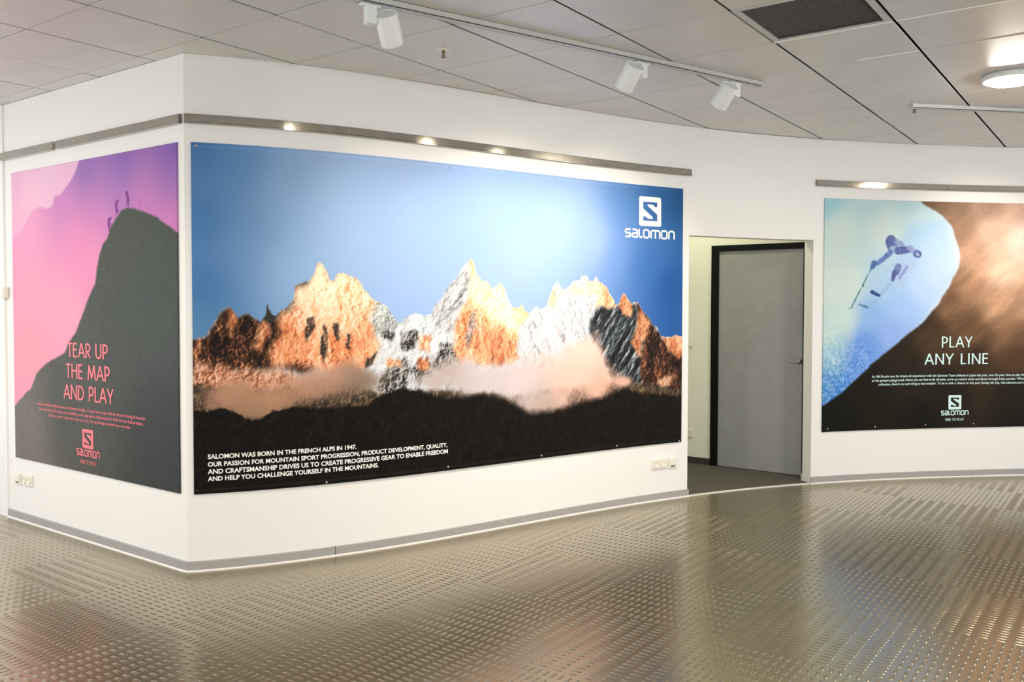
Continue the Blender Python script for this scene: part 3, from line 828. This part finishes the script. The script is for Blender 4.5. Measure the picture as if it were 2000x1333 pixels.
    def cloud(pts, col, k=1.0, dens=1.6):
        nonlocal img
        d = np.zeros(S.shape)
        for (p, rx, rz) in pts:
            s, z = tr([p])[0]
            d = d + (1 - d) * np.exp(-((S - s) / rx) ** 2 - ((Z - z) / rz) ** 2)
        a = sst(.12, .98, d + (cn - .5) * 1.3 * (1 - .55 * d) + .12 * (k - 1)) * .96 * sst(.02, .20, d)
        img = over(img, col, a)
    cloud([((440, 770), .16, .10), ((520, 780), .24, .10), ((600, 755), .26, .10), ((660, 735), .20, .09), ((700, 745), .14, .07), ((500, 800), .10, .06)],
          idw(S, Z, [((420, 775), (196, 146, 120)), ((520, 760), (218, 158, 130)), ((640, 735), (196, 150, 128)), ((500, 805), (150, 122, 96)), ((700, 755), (128, 108, 92))]), 1.05)
    cloud([((880, 730), .20, .09), ((950, 745), .28, .12), ((1030, 745), .30, .17), ((1110, 730), .26, .22), ((1150, 690), .14, .12), ((1170, 750), .18, .14), ((1060, 790), .24, .10), ((850, 745), .14, .06), ((1215, 745), .10, .05)],
          idw(S, Z, [((860, 735), (190, 176, 172)), ((950, 735), (206, 196, 200)), ((1020, 760), (216, 204, 208)), ((1110, 745), (244, 200, 184)), ((1150, 680), (248, 212, 198)), ((1180, 740), (236, 184, 164)), ((1060, 800), (190, 168, 156))]), 1.25)
    hill = tr([(360, 801), (440, 800), (470, 812), (492, 821), (512, 818), (530, 804), (560, 797), (650, 796), (715, 792), (745, 770), (790, 758), (830, 766), (860, 776), (905, 775), (940, 768), (975, 776), (1000, 788),
               (1030, 806), (1080, 802), (1130, 787), (1180, 776), (1215, 758), (1250, 768), (1345, 776)])
    soft = np.interp(S, *tr([(380, 800), (700, 800), (850, 800), (1000, 800), (1180, 790), (1330, 780)]).T[:1], [.008, .012, .018, .040, .030, .012])
    d = np.interp(S, hill[:, 0], hill[:, 1]) + .03 * w1 - Z
    img = over(img, ramp(det, [(.35, (14, 12, 8)), (.6, (24, 20, 15)), (.78, (38, 31, 25))]), sst(-soft, soft, d))
    hem = np.exp(-((Z - B.z0 - .024) / .004) ** 2) + .6 * np.exp(-((Z - B.z1 + .022) / .004) ** 2)
    img = over(img, img + 26, hem * (.5 + .5 * big))          # stitched hem
    return img

s0, s1 = float(trace(376, 620)[0]), float(trace(1331, 620)[0])
BIG = Banner('photo_banner', s0, s1, 0.455, 2.505, 800, 430, 'wide banner printed with sunlit alpine peaks under a blue sky', .005, 3)
BIG.build(paint_mountains(BIG), 0.90)
put_emblem(BIG, (1246, 441), (1289, 444), (1267, 385), M_INKW)
put_strokes(BIG, 'wordmark_letter', 'salomon', WM, .21, (1218, 464), (1316, 468), (1266, 449), M_INKW, .04)
for t, l, r, tp in (('SALOMON WAS BORN IN THE FRENCH ALPS IN 1947.', (406, 898), (695, 875), (406, 888)),
                    ('OUR PASSION FOR MOUNTAIN SPORT PROGRESSION, PRODUCT DEVELOPMENT, QUALITY,', (406, 912), (872, 872), (406, 902)),
                    ('AND CRAFTSMANSHIP DRIVES US TO CREATE PROGRESSIVE GEAR TO ENABLE FREEDOM', (406, 927), (873, 884), (406, 917)),
                    ('AND HELP YOU CHALLENGE YOURSELF IN THE MOUNTAINS.', (406, 941), (738, 911), (406, 931))):
    put_font(BIG, 'lettering', t, l, r, None, M_INKW, .028)
BIG.tacks([(383, 285), (878, 328), (1085, 350), (1219, 366), (637, 942), (874, 912), (1056, 890), (1203, 871), (1325, 862)])

# ===== pink banner on the left wall ======================================
def paint_pink(B):
    S, Z = B.S, B.Z
    w1 = fbm(S * 20, Z * 20, 4, 31) - .5; w2 = fbm(S * 24, Z * 24, 4, 33) - .5
    img = idw(S, Z, [((30, 345), (236, 184, 218)), ((90, 345), (240, 196, 224)), ((130, 340), (238, 190, 222)), ((60, 390), (246, 196, 220)), ((35, 440), (244, 180, 212)), ((32, 560), (246, 156, 186)), ((34, 700), (250, 156, 168)),
                     ((110, 560), (252, 172, 196)), ((90, 640), (252, 168, 180)), ((50, 780), (240, 160, 186))], 1.6, .02)
    mid = idw(S, Z, [((240, 310), (122, 98, 182)), ((340, 290), (118, 90, 178)), ((170, 330), (138, 108, 186)), ((220, 370), (172, 124, 196)), ((340, 360), (150, 110, 188)), ((130, 400), (206, 138, 198)), ((330, 420), (224, 132, 190)),
                     ((200, 420), (218, 134, 194)), ((280, 395), (206, 130, 194)), ((60, 440), (240, 164, 204)), ((150, 470), (240, 146, 192)), ((190, 500), (246, 152, 190)), ((60, 560), (248, 162, 190)), ((130, 600), (252, 168, 190)), ((60, 690), (252, 160, 174)), ((50, 770), (242, 160, 184))], 1.5, .03)
    m = inside(S + .015 * w1, Z + .015 * w2, tr([(158, 290), (157, 316), (150, 336), (143, 350), (130, 368), (119, 382), (110, 384), (105, 403), (94, 408), (79, 404), (66, 413), (56, 431), (45, 452), (35, 462), (20, 478), (20, 900), (360, 1000), (360, 250)]))
    img = over(img, mid, blur(m, 1) * .95)
    # hikers and the summit cross
    pur = (128, 62, 140)
    for a, b, r0, r1 in (((250, 377), (250.6, 377.5), .013, .013), ((251, 381), (253, 391), .016, .014), ((253, 391), (250, 401), .008, .006), ((253, 391), (254, 403), .008, .006),
                         ((232.5, 393), (232.6, 393.4), .010, .010), ((230, 397), (229.5, 407), .015, .012), ((229.5, 407), (230, 418), .009, .006), ((230, 408), (233.5, 412), .008, .007), ((233.5, 412), (230.5, 417), .006, .005),
                         ((218.5, 427), (218.6, 427.4), .011, .011), ((215.5, 431), (214.8, 441), .017, .013), ((215, 441), (215.5, 451), .009, .006), ((215, 440), (218, 443), .008, .006), ((216, 436), (220, 439), .005, .004)):
        img = over(img, pur, sst(.003, -.003, capsule(S, Z, a, b, r0, r1)) * .9)
    for a, b in (((275, 390), (275.2, 409)), ((272, 397), (278.5, 397))):
        img = over(img, (176, 92, 160), sst(.003, -.002, capsule(S, Z, a, b, .003)) * .7)
    dk = inside(S + .010 * w1, Z + .012 * w2, tr([(360, 462), (350, 455), (336, 445), (308, 424), (284, 415), (266, 408), (252, 405), (240, 411), (229, 427), (217, 448), (212, 467), (205, 475), (198, 496), (192, 525), (189, 552), (175, 584),
               (164, 616), (150, 651), (136, 672), (130, 689), (98, 707), (75, 728), (65, 756), (35, 789), (20, 805), (20, 1000), (360, 1010)]))
    dcol = idw(S, Z, [((300, 600), (74, 80, 78)), ((320, 880), (62, 66, 66)), ((150, 800), (84, 86, 82)), ((50, 870), (120, 114, 106)), ((230, 480), (76, 82, 76))]) * (.92 + .16 * fbm(S * 60, Z * 60, 3, 40))[..., None]  # ridge paler at lower left: light wash put into the print colour
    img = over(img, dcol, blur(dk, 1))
    return img
s0, s1 = float(trace(29, 620)[0]), float(trace(350.5, 620)[0])
PINK = Banner('photo_banner', s0, s1, 0.455, 2.508, 300, 380, 'square pink and purple banner with hikers on a dark ridge', .004, 8)
PINK.build(paint_pink(PINK), 0.92)
put_strokes(PINK, 'heading_letter', 'TEAR UP', GLY, .125, (136, 697), (214, 703), (175, 671), M_INKP, .05)
put_strokes(PINK, 'heading_letter', 'THE MAP', GLY, .125, (133, 738), (218, 747), (175, 713), M_INKP, .05)
put_strokes(PINK, 'heading_letter', 'AND PLAY', GLY, .125, (128, 778), (225, 791), (176, 755), M_INKP, .05)
for t, l, r, tp in (("As Ricardo Mihaud, Mikel Bennett and Gemma Arenglo... it's your time to play with the limits of running & mountain", (77, 790), (287, 822), None),
                    ("The map isn't big. Ten map is not something you're supposed to follow anymore. With the new Gtab products,", (80, 800), (283, 832), None),
                    ("this day is yours to redraw the routes, your pace. Tear up the map and sketch your own track.", (99, 813), (258, 838), None)):
    put_font(PINK, 'small_print', t, l, r, None, M_INKP, .01)
put_emblem(PINK, (165, 875), (186, 878), (175, 839), M_INKP)
put_strokes(PINK, 'wordmark_letter', 'salomon', WM, .21, (153, 889), (198, 896), (175, 879), M_INKP, .04)
put_strokes(PINK, 'tagline_letter', 'TIME TO PLAY', GLY, .12, (160, 905), (191, 911), (175, 900), M_INKP, .05)

# ===== skier banner ======================================================
def paint_ski(B):
    S, Z = B.S, B.Z
    w1 = fbm(S * 22, Z * 22, 4, 51) - .5; w2 = fbm(S * 26, Z * 26, 4, 53) - .5
    n1 = fbm(S * 60, Z * 60, 3, 55)
    img = idw(S, Z, [((1612, 392), (160, 208, 220)), ((1700, 398), (186, 218, 224)), ((1780, 396), (184, 214, 222)), ((1640, 450), (208, 228, 226)), ((1620, 560), (216, 232, 226)), ((1660, 560), (212, 230, 224)), ((1612, 650), (200, 226, 226)),
                     ((1640, 620), (206, 228, 226)), ((1720, 440), (206, 226, 226)), ((1800, 430), (196, 222, 232)), ((1840, 480), (206, 226, 240)), ((1860, 510), (214, 230, 246)), ((1800, 560), (202, 220, 244)), ((1760, 600), (180, 206, 242)), ((1720, 560), (178, 210, 236)),
                     ((1700, 600), (160, 196, 238)), ((1740, 650), (164, 190, 238)), ((1690, 680), (128, 168, 230)), ((1660, 720), (118, 164, 228)), ((1625, 700), (164, 206, 228)), ((1625, 750), (110, 164, 222)), ((1612, 785), (84, 146, 216)), ((1830, 540), (212, 226, 246))], 2.0, .006)
    # soft edge of the snow bank
    bank = inside(S + .03 * w1, Z + .03 * w2, tr([(1690, 600), (1676, 630), (1662, 680), (1655, 720), (1600, 800), (1720, 720), (1870, 540), (1850, 430), (1770, 440), (1740, 530)]))
    img = over(img, img * np.array((.90, .95, 1.02)), blur(bank, 6))
    grain = (n1 - .5) * 130 * sst(tr([(1690, 600)])[0][1], tr([(1640, 770)])[0][1], Z)
    img = img + grain[..., None] * np.array((1.0, .7, .35)) * (.45 + .9 * (S < tr([(1700, 700)])[0][0]))[..., None]
    # spray and skier
    navy = np.array((84, 100, 160.)); dn = fbm(S * 70, Z * 70, 3, 60)
    def cap(a, b, r0, r1=None, col=navy, al=.92, soft=.006):
        nonlocal img
        amp = .5 if sum(col) < 400 else .14
        c = np.asarray(col, float) * (1 - amp / 2 + amp * dn)[..., None]
        img = over(img, c, sst(soft, -soft, capsule(S, Z, a, b, r0, r1) + .012 * w1) * al)
    cap((1735, 545), (1715, 570), .13, .09, (176, 206, 236), .55, .09)
    cap((1775, 515), (1755, 545), .075, .07, (176, 200, 234), .8, .04)
    cap((1739, 472), (1741, 480), .056, .052)                                   # helmet
    cap((1741, 486), (1748, 487), .026, .026, (176, 196, 226), .8)               # goggles
    cap((1750, 472), (1760, 478), .026, .026, (138, 160, 204), .9)
    cap((1752, 490), (1774, 488), .034, .030)                                   # shoulders
    cap((1775, 484), (1788, 494), .026, .026, (150, 166, 208), .85)
    cap((1788, 496), (1792, 497), .036, .034); cap((1790, 497), (1792, 498), .013, .013, (190, 200, 226))
    cap((1738, 494), (1714, 514), .026, .022, (92, 118, 180))                    # arm
    cap((1706, 515), (1703, 521), .027, .022, (74, 110, 168))                    # glove
    cap((1701, 524), (1661, 602), .0042, .0032, (44, 100, 124), 1, .002)         # pole
    cap((1657, 603), (1665, 601), .0042, None, (44, 96, 104), 1, .002); cap((1684, 556), (1685, 560), .007, None, (44, 96, 124), 1, .002)
    cap((1753, 522), (1750, 531), .034, .032, (104, 118, 172)); cap((1746, 533), (1742, 547), .026, .016, (84, 92, 156)); cap((1770, 522), (1756, 542), .016, .018, (134, 152, 204), .8)
    cap((1702, 571), (1716, 578), .018, .012, (40, 72, 132)); cap((1722, 572), (1736, 556), .02, .016, (150, 182, 226), .7)
    cap((1676, 595), (1694, 601), .006, .012, (66, 116, 160)); cap((1694, 600), (1712, 584), .014, .012, (150, 186, 222), .7)
    # brown face
    bc = idw(S, Z, [((1800, 396), (112, 90, 72)), ((1860, 402), (140, 112, 92)), ((1930, 402), (172, 140, 122)), ((1990, 405), (200, 164, 146)), ((1870, 450), (160, 126, 104)), ((1900, 500), (198, 158, 132)), ((1940, 460), (222, 186, 164)), ((1990, 470), (244, 216, 200)), ((1960, 530), (224, 188, 164)),
                    ((1890, 560), (168, 128, 100)), ((1860, 600), (128, 96, 70)), ((1950, 600), (182, 142, 112)), ((1995, 590), (188, 148, 120)), ((1820, 650), (66, 50, 34)), ((1900, 650), (110, 80, 56)), ((1980, 650), (134, 100, 74)), ((1760, 700), (40, 32, 20)), ((1900, 700), (56, 42, 28)), ((1985, 700), (84, 60, 42)),
                    ((1700, 760), (28, 25, 16)), ((1850, 760), (34, 28, 19)), ((1980, 760), (36, 30, 20)), ((1620, 830), (18, 18, 12)), ((1800, 830), (24, 22, 15)), ((1990, 830), (28, 24, 16)), ((2150, 470), (206, 172, 150)), ((2150, 600), (150, 114, 88)), ((2150, 720), (60, 44, 30)), ((2150, 830), (26, 22, 16))], 2.0, .008)
    ray = fbm((S * .80 + Z * .60) * 3, (Z * .8 - S * .6) * 11, 5, 62) - .5
    amt = sst(tr([(1900, 760)])[0][1], tr([(1900, 640)])[0][1], Z) * (1 - .6 * sst(tr([(1900, 560)])[0][1], tr([(1900, 480)])[0][1], Z))
    bc = bc * (1 + .55 * (ray * amt)[..., None]) * (.95 + .1 * n1)[..., None]
    br = inside(S + .012 * w1, Z + .012 * w2, tr([(1780, 380), (1793, 391), (1809, 404), (1828, 413), (1840, 423), (1852, 436), (1859, 444), (1864, 464), (1870, 481), (1874, 502), (1871, 524), (1860, 543), (1852, 562), (1840, 579), (1833, 594), (1818, 610),
               (1804, 627), (1787, 642), (1768, 656), (1746, 675), (1725, 692), (1703, 710), (1684, 729), (1665, 746), (1643, 767), (1626, 779), (1604, 795), (1590, 806), (1590, 870), (2400, 880), (2400, 380)]))
    return over(img, bc, blur(br, 1))
s0 = float(trace(1607, 620)[0])
SKI = Banner('photo_banner', s0, s0 + 2.75, 0.452, 2.503, 400, 310, 'banner with a skier on pale blue snow beside a brown slope', .004, 15)
SKI.build(paint_ski(SKI), 0.90)
put_strokes(SKI, 'heading_letter', 'PLAY', GLY, .115, (1838, 679), (1898, 679), (1866, 657.5), M_INKC, .10)
put_strokes(SKI, 'heading_letter', 'ANY LINE', GLY, .115, (1804, 712), (1928, 712), (1866, 690.5), M_INKC, .10)
for t, l, r in (("As Nik Parsch won his dream ski experience with the Salomon Team athletes in Japan last year, now it's your time to play the powder", (1701, 737), (2020, 735)),
                ("to the greatest playground, where you are free to fly off piste, carve up mature snow and dance through fresh powder. When you wear our", (1701, 744.5), (2032, 742.5)),
                ("collection, there's no such thing as bad weather. To be in with a chance to win your fantasy ski trip, visit salomon.com and play", (1714, 752), (2016, 750))):
    put_font(SKI, 'small_print', t, l, r, None, M_INKC, .014)
put_emblem(SKI, (1851, 800), (1876, 800), (1863, 772), M_INKC)
put_strokes(SKI, 'wordmark_letter', 'salomon', WM, .21, (1836, 811), (1890, 811), (1863, 802), M_INKC, .04)
put_strokes(SKI, 'tagline_letter', 'TIME TO PLAY', GLY, .13, (1844, 822), (1881, 822), (1863, 817), M_INKC, .06)
SKI.tacks([(1615, 838), (1708, 834), (1806, 830), (1900, 828)])

# ------------------------------------------------------------------ sockets and small wall fittings
def plate_thing(name, label, cat, p, n, kind):
    """p: centre on the wall, n: normal into the room"""
    e = empty(name, p); e.rotation_euler = (0, 0, math.atan2(n[1], n[0]) + math.pi / 2)     # local -y points into the room
    tag(e, label, cat)
    def box(nm, c, s, m, bev=.002):
        b = bmesh.new(); add_box(b, c, s, bevel=bev); return obj(nm, bm_mesh(nm, b), m, e)
    def well(x, z):
        b = bmesh.new()
        add_lathe(b, [(.030, -.0), (.030, .004), (.0205, .004), (.0195, -.003), (0, -.003)], axis_matrix((0, -1, 0), (x, -.0125, z)), 24)
        w = obj('socket_well', bm_mesh('socket_well', b), M_PLASTIC, e, False)
        for dx in (-.0095, .0095):
            b = bmesh.new(); add_lathe(b, [(.0042, 0), (.0042, .0006), (0, .0006)], axis_matrix((0, -1, 0), (x + dx, -.0100, z)), 10)
            obj('pin_hole', bm_mesh('pin_hole', b), M_HOLE, w)
    if kind == 'double':
        box('plate', (0, -.006, 0), (.152, .012, .081), M_PLASTIC, .003); well(-.0355, 0); well(.0355, 0)
    elif kind == 'single':
        box('plate', (0, -.006, 0), (.081, .012, .081), M_PLASTIC, .003); well(0, 0)
    elif kind == 'data':
        box('plate', (0, -.006, 0), (.081, .012, .081), M_PLASTIC, .003); c = box('cover', (0, -.014, .004), (.052, .006, .046), M_PLASTIC, .002)
        box('port_slot', (0, -.0128, -.026), (.042, .003, .007), M_HOLE, 0)
    elif kind == 'switch':
        box('plate', (0, -.005, 0), (.081, .010, .081), M_PLASTIC, .003); box('rocker', (0, -.012, 0), (.055, .008, .055), M_PLASTIC, .003)
    elif kind == 'sensor':
        box('housing', (0, -.018, 0), (.072, .034, .080), M_PLASTIC, .004); box('front_cover', (0, -.037, -.004), (.054, .006, .056), M_PLASTIC, .002)
    return e
def on_wall(u, v, off=0.0, side=None):
    s, z = trace(u, v); p = wall_pt(float(s)); n = wall_n(float(s), side)
    return (p[0] + n[0] * off, p[1] + n[1] * off, float(z)), n
p, n = on_wall(1287, 906); plate_thing('power_socket', 'cream double power socket below the mountain banner, near the doorway', 'socket', p, n, 'double')
p, n = on_wall(1312.5, 904); plate_thing('data_socket', 'cream data socket beside the double socket near the doorway', 'socket', p, n, 'data')
p, n = on_wall(55, 938, 0, -1); plate_thing('power_socket', 'cream double power socket below the pink banner', 'socket', p, n, 'double')
p, n = on_wall(37, 935, 0, -1); plate_thing('data_socket', 'cream data socket beside the double socket below the pink banner', 'socket', p, n, 'data')
p, n = on_wall(14, 572, .002, -1); plate_thing('wall_sensor', 'small white box on the left wall joint beside the pink banner', 'sensor', p, n, 'sensor')
hq = hall_pt(-.228, 0, .295); plate_thing('power_socket', 'single white power socket on the hall wall inside the doorway', 'socket', tuple(hq), (hn.x, hn.y), 'single')
hq = hall_pt(-.240, 0, 1.19); plate_thing('light_switch', 'white light switch on the hall wall inside the doorway', 'switch', tuple(hq), (hn.x, hn.y), 'switch')

# ------------------------------------------------------------------ track lighting
def track(p0, p1, label):
    d = Vector((p1[0] - p0[0], p1[1] - p0[1], 0)); L_ = d.length; d.normalize()
    e = empty('lighting_track', (p0[0], p0[1], CEIL), math.atan2(d.y, d.x)); tag(e, label, 'track')
    b = bmesh.new()
    add_box(b, (L_ / 2, -.0135, -.016), (L_, .009, .032)); add_box(b, (L_ / 2, .0135, -.016), (L_, .009, .032)); add_box(b, (L_ / 2, 0, -.004), (L_, .018, .008))
    obj('channel', bm_mesh('channel', b), M_TRACK, e)
    b = bmesh.new(); add_box(b, (L_ / 2, 0, -.0235), (L_ - .02, .0178, .013)); obj('conductor_insert', bm_mesh('conductor_insert', b), M_TRACK, e)
    b = bmesh.new(); add_box(b, (L_ / 2, 0.0205, -.029), (L_, .004, .004)); add_box(b, (L_ / 2, -.0205, -.029), (L_, .004, .004)); obj('edge_lip', bm_mesh('edge_lip', b), M_TRACKD, e)
    for x in (-.006, L_ + .006):
        b = bmesh.new(); add_box(b, (x, 0, -.016), (.012, .038, .034), bevel=.002); obj('end_cap', bm_mesh('end_cap', b), M_TRACK, e)
    return d
TD = Vector((.825, .565, 0)).normalized()
T1 = Vector((0.741, 5.095, 0))
tp = lambda t: T1 - TD * t
a_, b_ = tp(4.6), Vector((1.597, 5.67, 0))
track((a_.x, a_.y), (b_.x, b_.y), 'long grey lighting track on the ceiling in front of the mountain banner')
T2a, T2b = Vector((2.871, 6.277, 0)), Vector((6.4, 6.90, 0))
TD2 = (T2b - T2a).normalized()
track((T2a.x, T2a.y), (T2b.x, T2b.y), 'pale lighting track on the ceiling in front of the skier banner')

def spot(base, td, flip, aim, label, power=1.0, size=95, col=SPOT_COL):
    e = empty('track_spotlight', (base.x, base.y, CEIL - .034)); tag(e, label, 'spotlight', 'white cylinder spotlights on the lighting tracks')
    ang = math.atan2(td.y, td.x)
    aim = Vector(aim).normalized()
    b = bmesh.new(); add_box(b, (0, 0, -.006), (.10, .030, .012), ang, .002)
    obj('track_adapter', bm_mesh('track_adapter', b), M_LAMPW, e)
    b = bmesh.new(); add_box(b, (0, 0, -.052), (.046, .052, .084), ang, .003)
    obj('driver_box', bm_mesh('driver_box', b), M_LAMPW, e)
    c = td * (.098 * flip); c.z = -.096
    b = bmesh.new(); d = c - Vector((0, 0, -.060)); add_lathe(b, [(0, 0), (.010, 0), (.010, d.length), (0, d.length)], axis_matrix(d, (0, 0, -.060)), 12)
    obj('pivot_arm', bm_mesh('pivot_arm', b), M_LAMPW, e)
    R, Lh = .055, .150
    Mx = axis_matrix(aim, c)
    b = bmesh.new()
    add_lathe(b, [(0, -Lh / 2 + .004), (R - .010, -Lh / 2 + .004), (R - .006, -Lh / 2), (R - .001, -Lh / 2), (R, -Lh / 2 + .002), (R, Lh / 2 - .001), (R - .002, Lh / 2), (R - .004, Lh / 2 - .002), (R - .006, Lh / 2 - .05), (0, Lh / 2 - .052)], Mx, 40)
    h = obj('housing', bm_mesh('housing', b), M_LAMPW, e)
    for pl in h.data.polygons: pl.use_smooth = True
    h.data.set_sharp_from_angle(angle=math.radians(35))
    b = bmesh.new(); add_lathe(b, [(0, 0), (.040, 0), (.040, .004), (0, .009)], axis_matrix(aim, c + aim * (Lh / 2 - .046)), 24)
    obj('lamp_lens', bm_mesh('lamp_lens', b), M_SPOTGLOW, h, True)
    ld = bpy.data.lights.new('spot_beam', 'SPOT'); ld.energy = SPOT_W * power; ld.color = col; ld.spot_size = math.radians(size); ld.spot_blend = 1.0; ld.shadow_soft_size = .03
    lo = bpy.data.objects.new('spot_beam', ld); COL.objects.link(lo); lo.parent = e
    lo.matrix_local = Matrix.Translation(c + aim * (Lh / 2 + .004)) @ (-aim).to_track_quat('Z', 'Y').to_matrix().to_4x4()
    return e
spot(tp(1.709), TD, 1, (0.02, .110, -.126), 'white cylinder spotlight on the long track, alone above the mountain banner sky')
spot(tp(-.014), TD, -1, (-.063, .095, -.126), 'white cylinder spotlight on the long track, second from its free end')
spot(tp(-.811), TD, -1, (-.063, .095, -.126), 'white cylinder spotlight at the free end of the long track')
spot(tp(3.45), TD, 1, (-.08, .10, -.126), 'added white cylinder spotlight, out of view, far along the long track, over the outer corner')  # outside the frame, added to light the left part of the wall
spot(T2a + TD2 * 1.55, TD2, 1, (-.02, .115, -.126), 'white cylinder spotlight on the pale track before the skier banner')

# ------------------------------------------------------------------ round ceiling lamp
M_HALLGLOW = mat('hall_lamp_glow', (1, 0.97, 0.86), 0.4, emit=((1.0, 0.95, 0.72), 34.0))
def ceiling_lamp(x, y, label, glow=M_DISCGLOW):
  cl = empty('ceiling_lamp', (x, y, CEIL)); tag(cl, label, 'lamp', 'round flush ceiling lamps')
  b = bmesh.new(); add_lathe(b, [(0, 0), (.165, 0), (.165, -.030), (.158, -.034), (.150, -.030), (.150, -.004), (0, -.004)], n=48); obj('rim', bm_mesh('rim', b), M_LAMPW, cl, True)
  b = bmesh.new(); add_lathe(b, [(.151, -.020), (.148, -.034), (.120, -.048), (.070, -.056), (0, -.059)], n=48); obj('diffuser', bm_mesh('diffuser', b), glow, cl, True)
ceiling_lamp(3.13, 5.50, 'round glowing flush lamp on the ceiling near the pale lighting track')
ceiling_lamp(1.42, 8.05, 'round flush lamp on the hall ceiling behind the doorway', M_HALLGLOW)
for x, y, lb in ((1.05, 2.35, 'added round fill lamp, out of view, over the middle of the open floor'), (-2.3, 1.5, 'added round fill lamp, out of view, facing the outer wall corner'),
                 (-4.6, 4.3, 'added round fill lamp, out of view, in front of the pink banner'), (4.4, 2.2, 'added round fill lamp, out of view, across from the skier banner')):
    ceiling_lamp(x, y, lb)  # unseen lamps added to lift and warm the general room light

# ------------------------------------------------------------------ sprinklers
def sprinkler(x, y, label):
    e = empty('sprinkler', (x, y, CEIL)); tag(e, label, 'sprinkler')
    b = bmesh.new(); add_lathe(b, [(0, .002), (.040, .001), (.040, -.002), (.030, -.006), (.014, -.008), (0, -.008)], n=28); obj('ceiling_rosette', bm_mesh('ceiling_rosette', b), M_PLASTIC, e, True)
    b = bmesh.new(); add_lathe(b, [(0, -.006), (.010, -.006), (.009, -.016), (.004, -.018), (.004, -.040), (0, -.041)], n=14); obj('body', bm_mesh('body', b), M_BRASS, e, True)
    b = bmesh.new()
    for sx in (-1, 1):
        add_box(b, (sx * .009, 0, -.028), (.003, .004, .028))
    obj('yoke_arms', bm_mesh('yoke_arms', b), M_BRASS, e)
    b = bmesh.new(); add_lathe(b, [(0, -.042), (.014, -.0435), (.015, -.045), (0, -.046)], n=16); obj('deflector', bm_mesh('deflector', b), M_BRASS, e)
sprinkler(-.391, 4.97, 'small bronze sprinkler on the ceiling above the mountain banner')
sprinkler(2.92, 6.36, 'small bronze sprinkler beside the end of the pale lighting track')
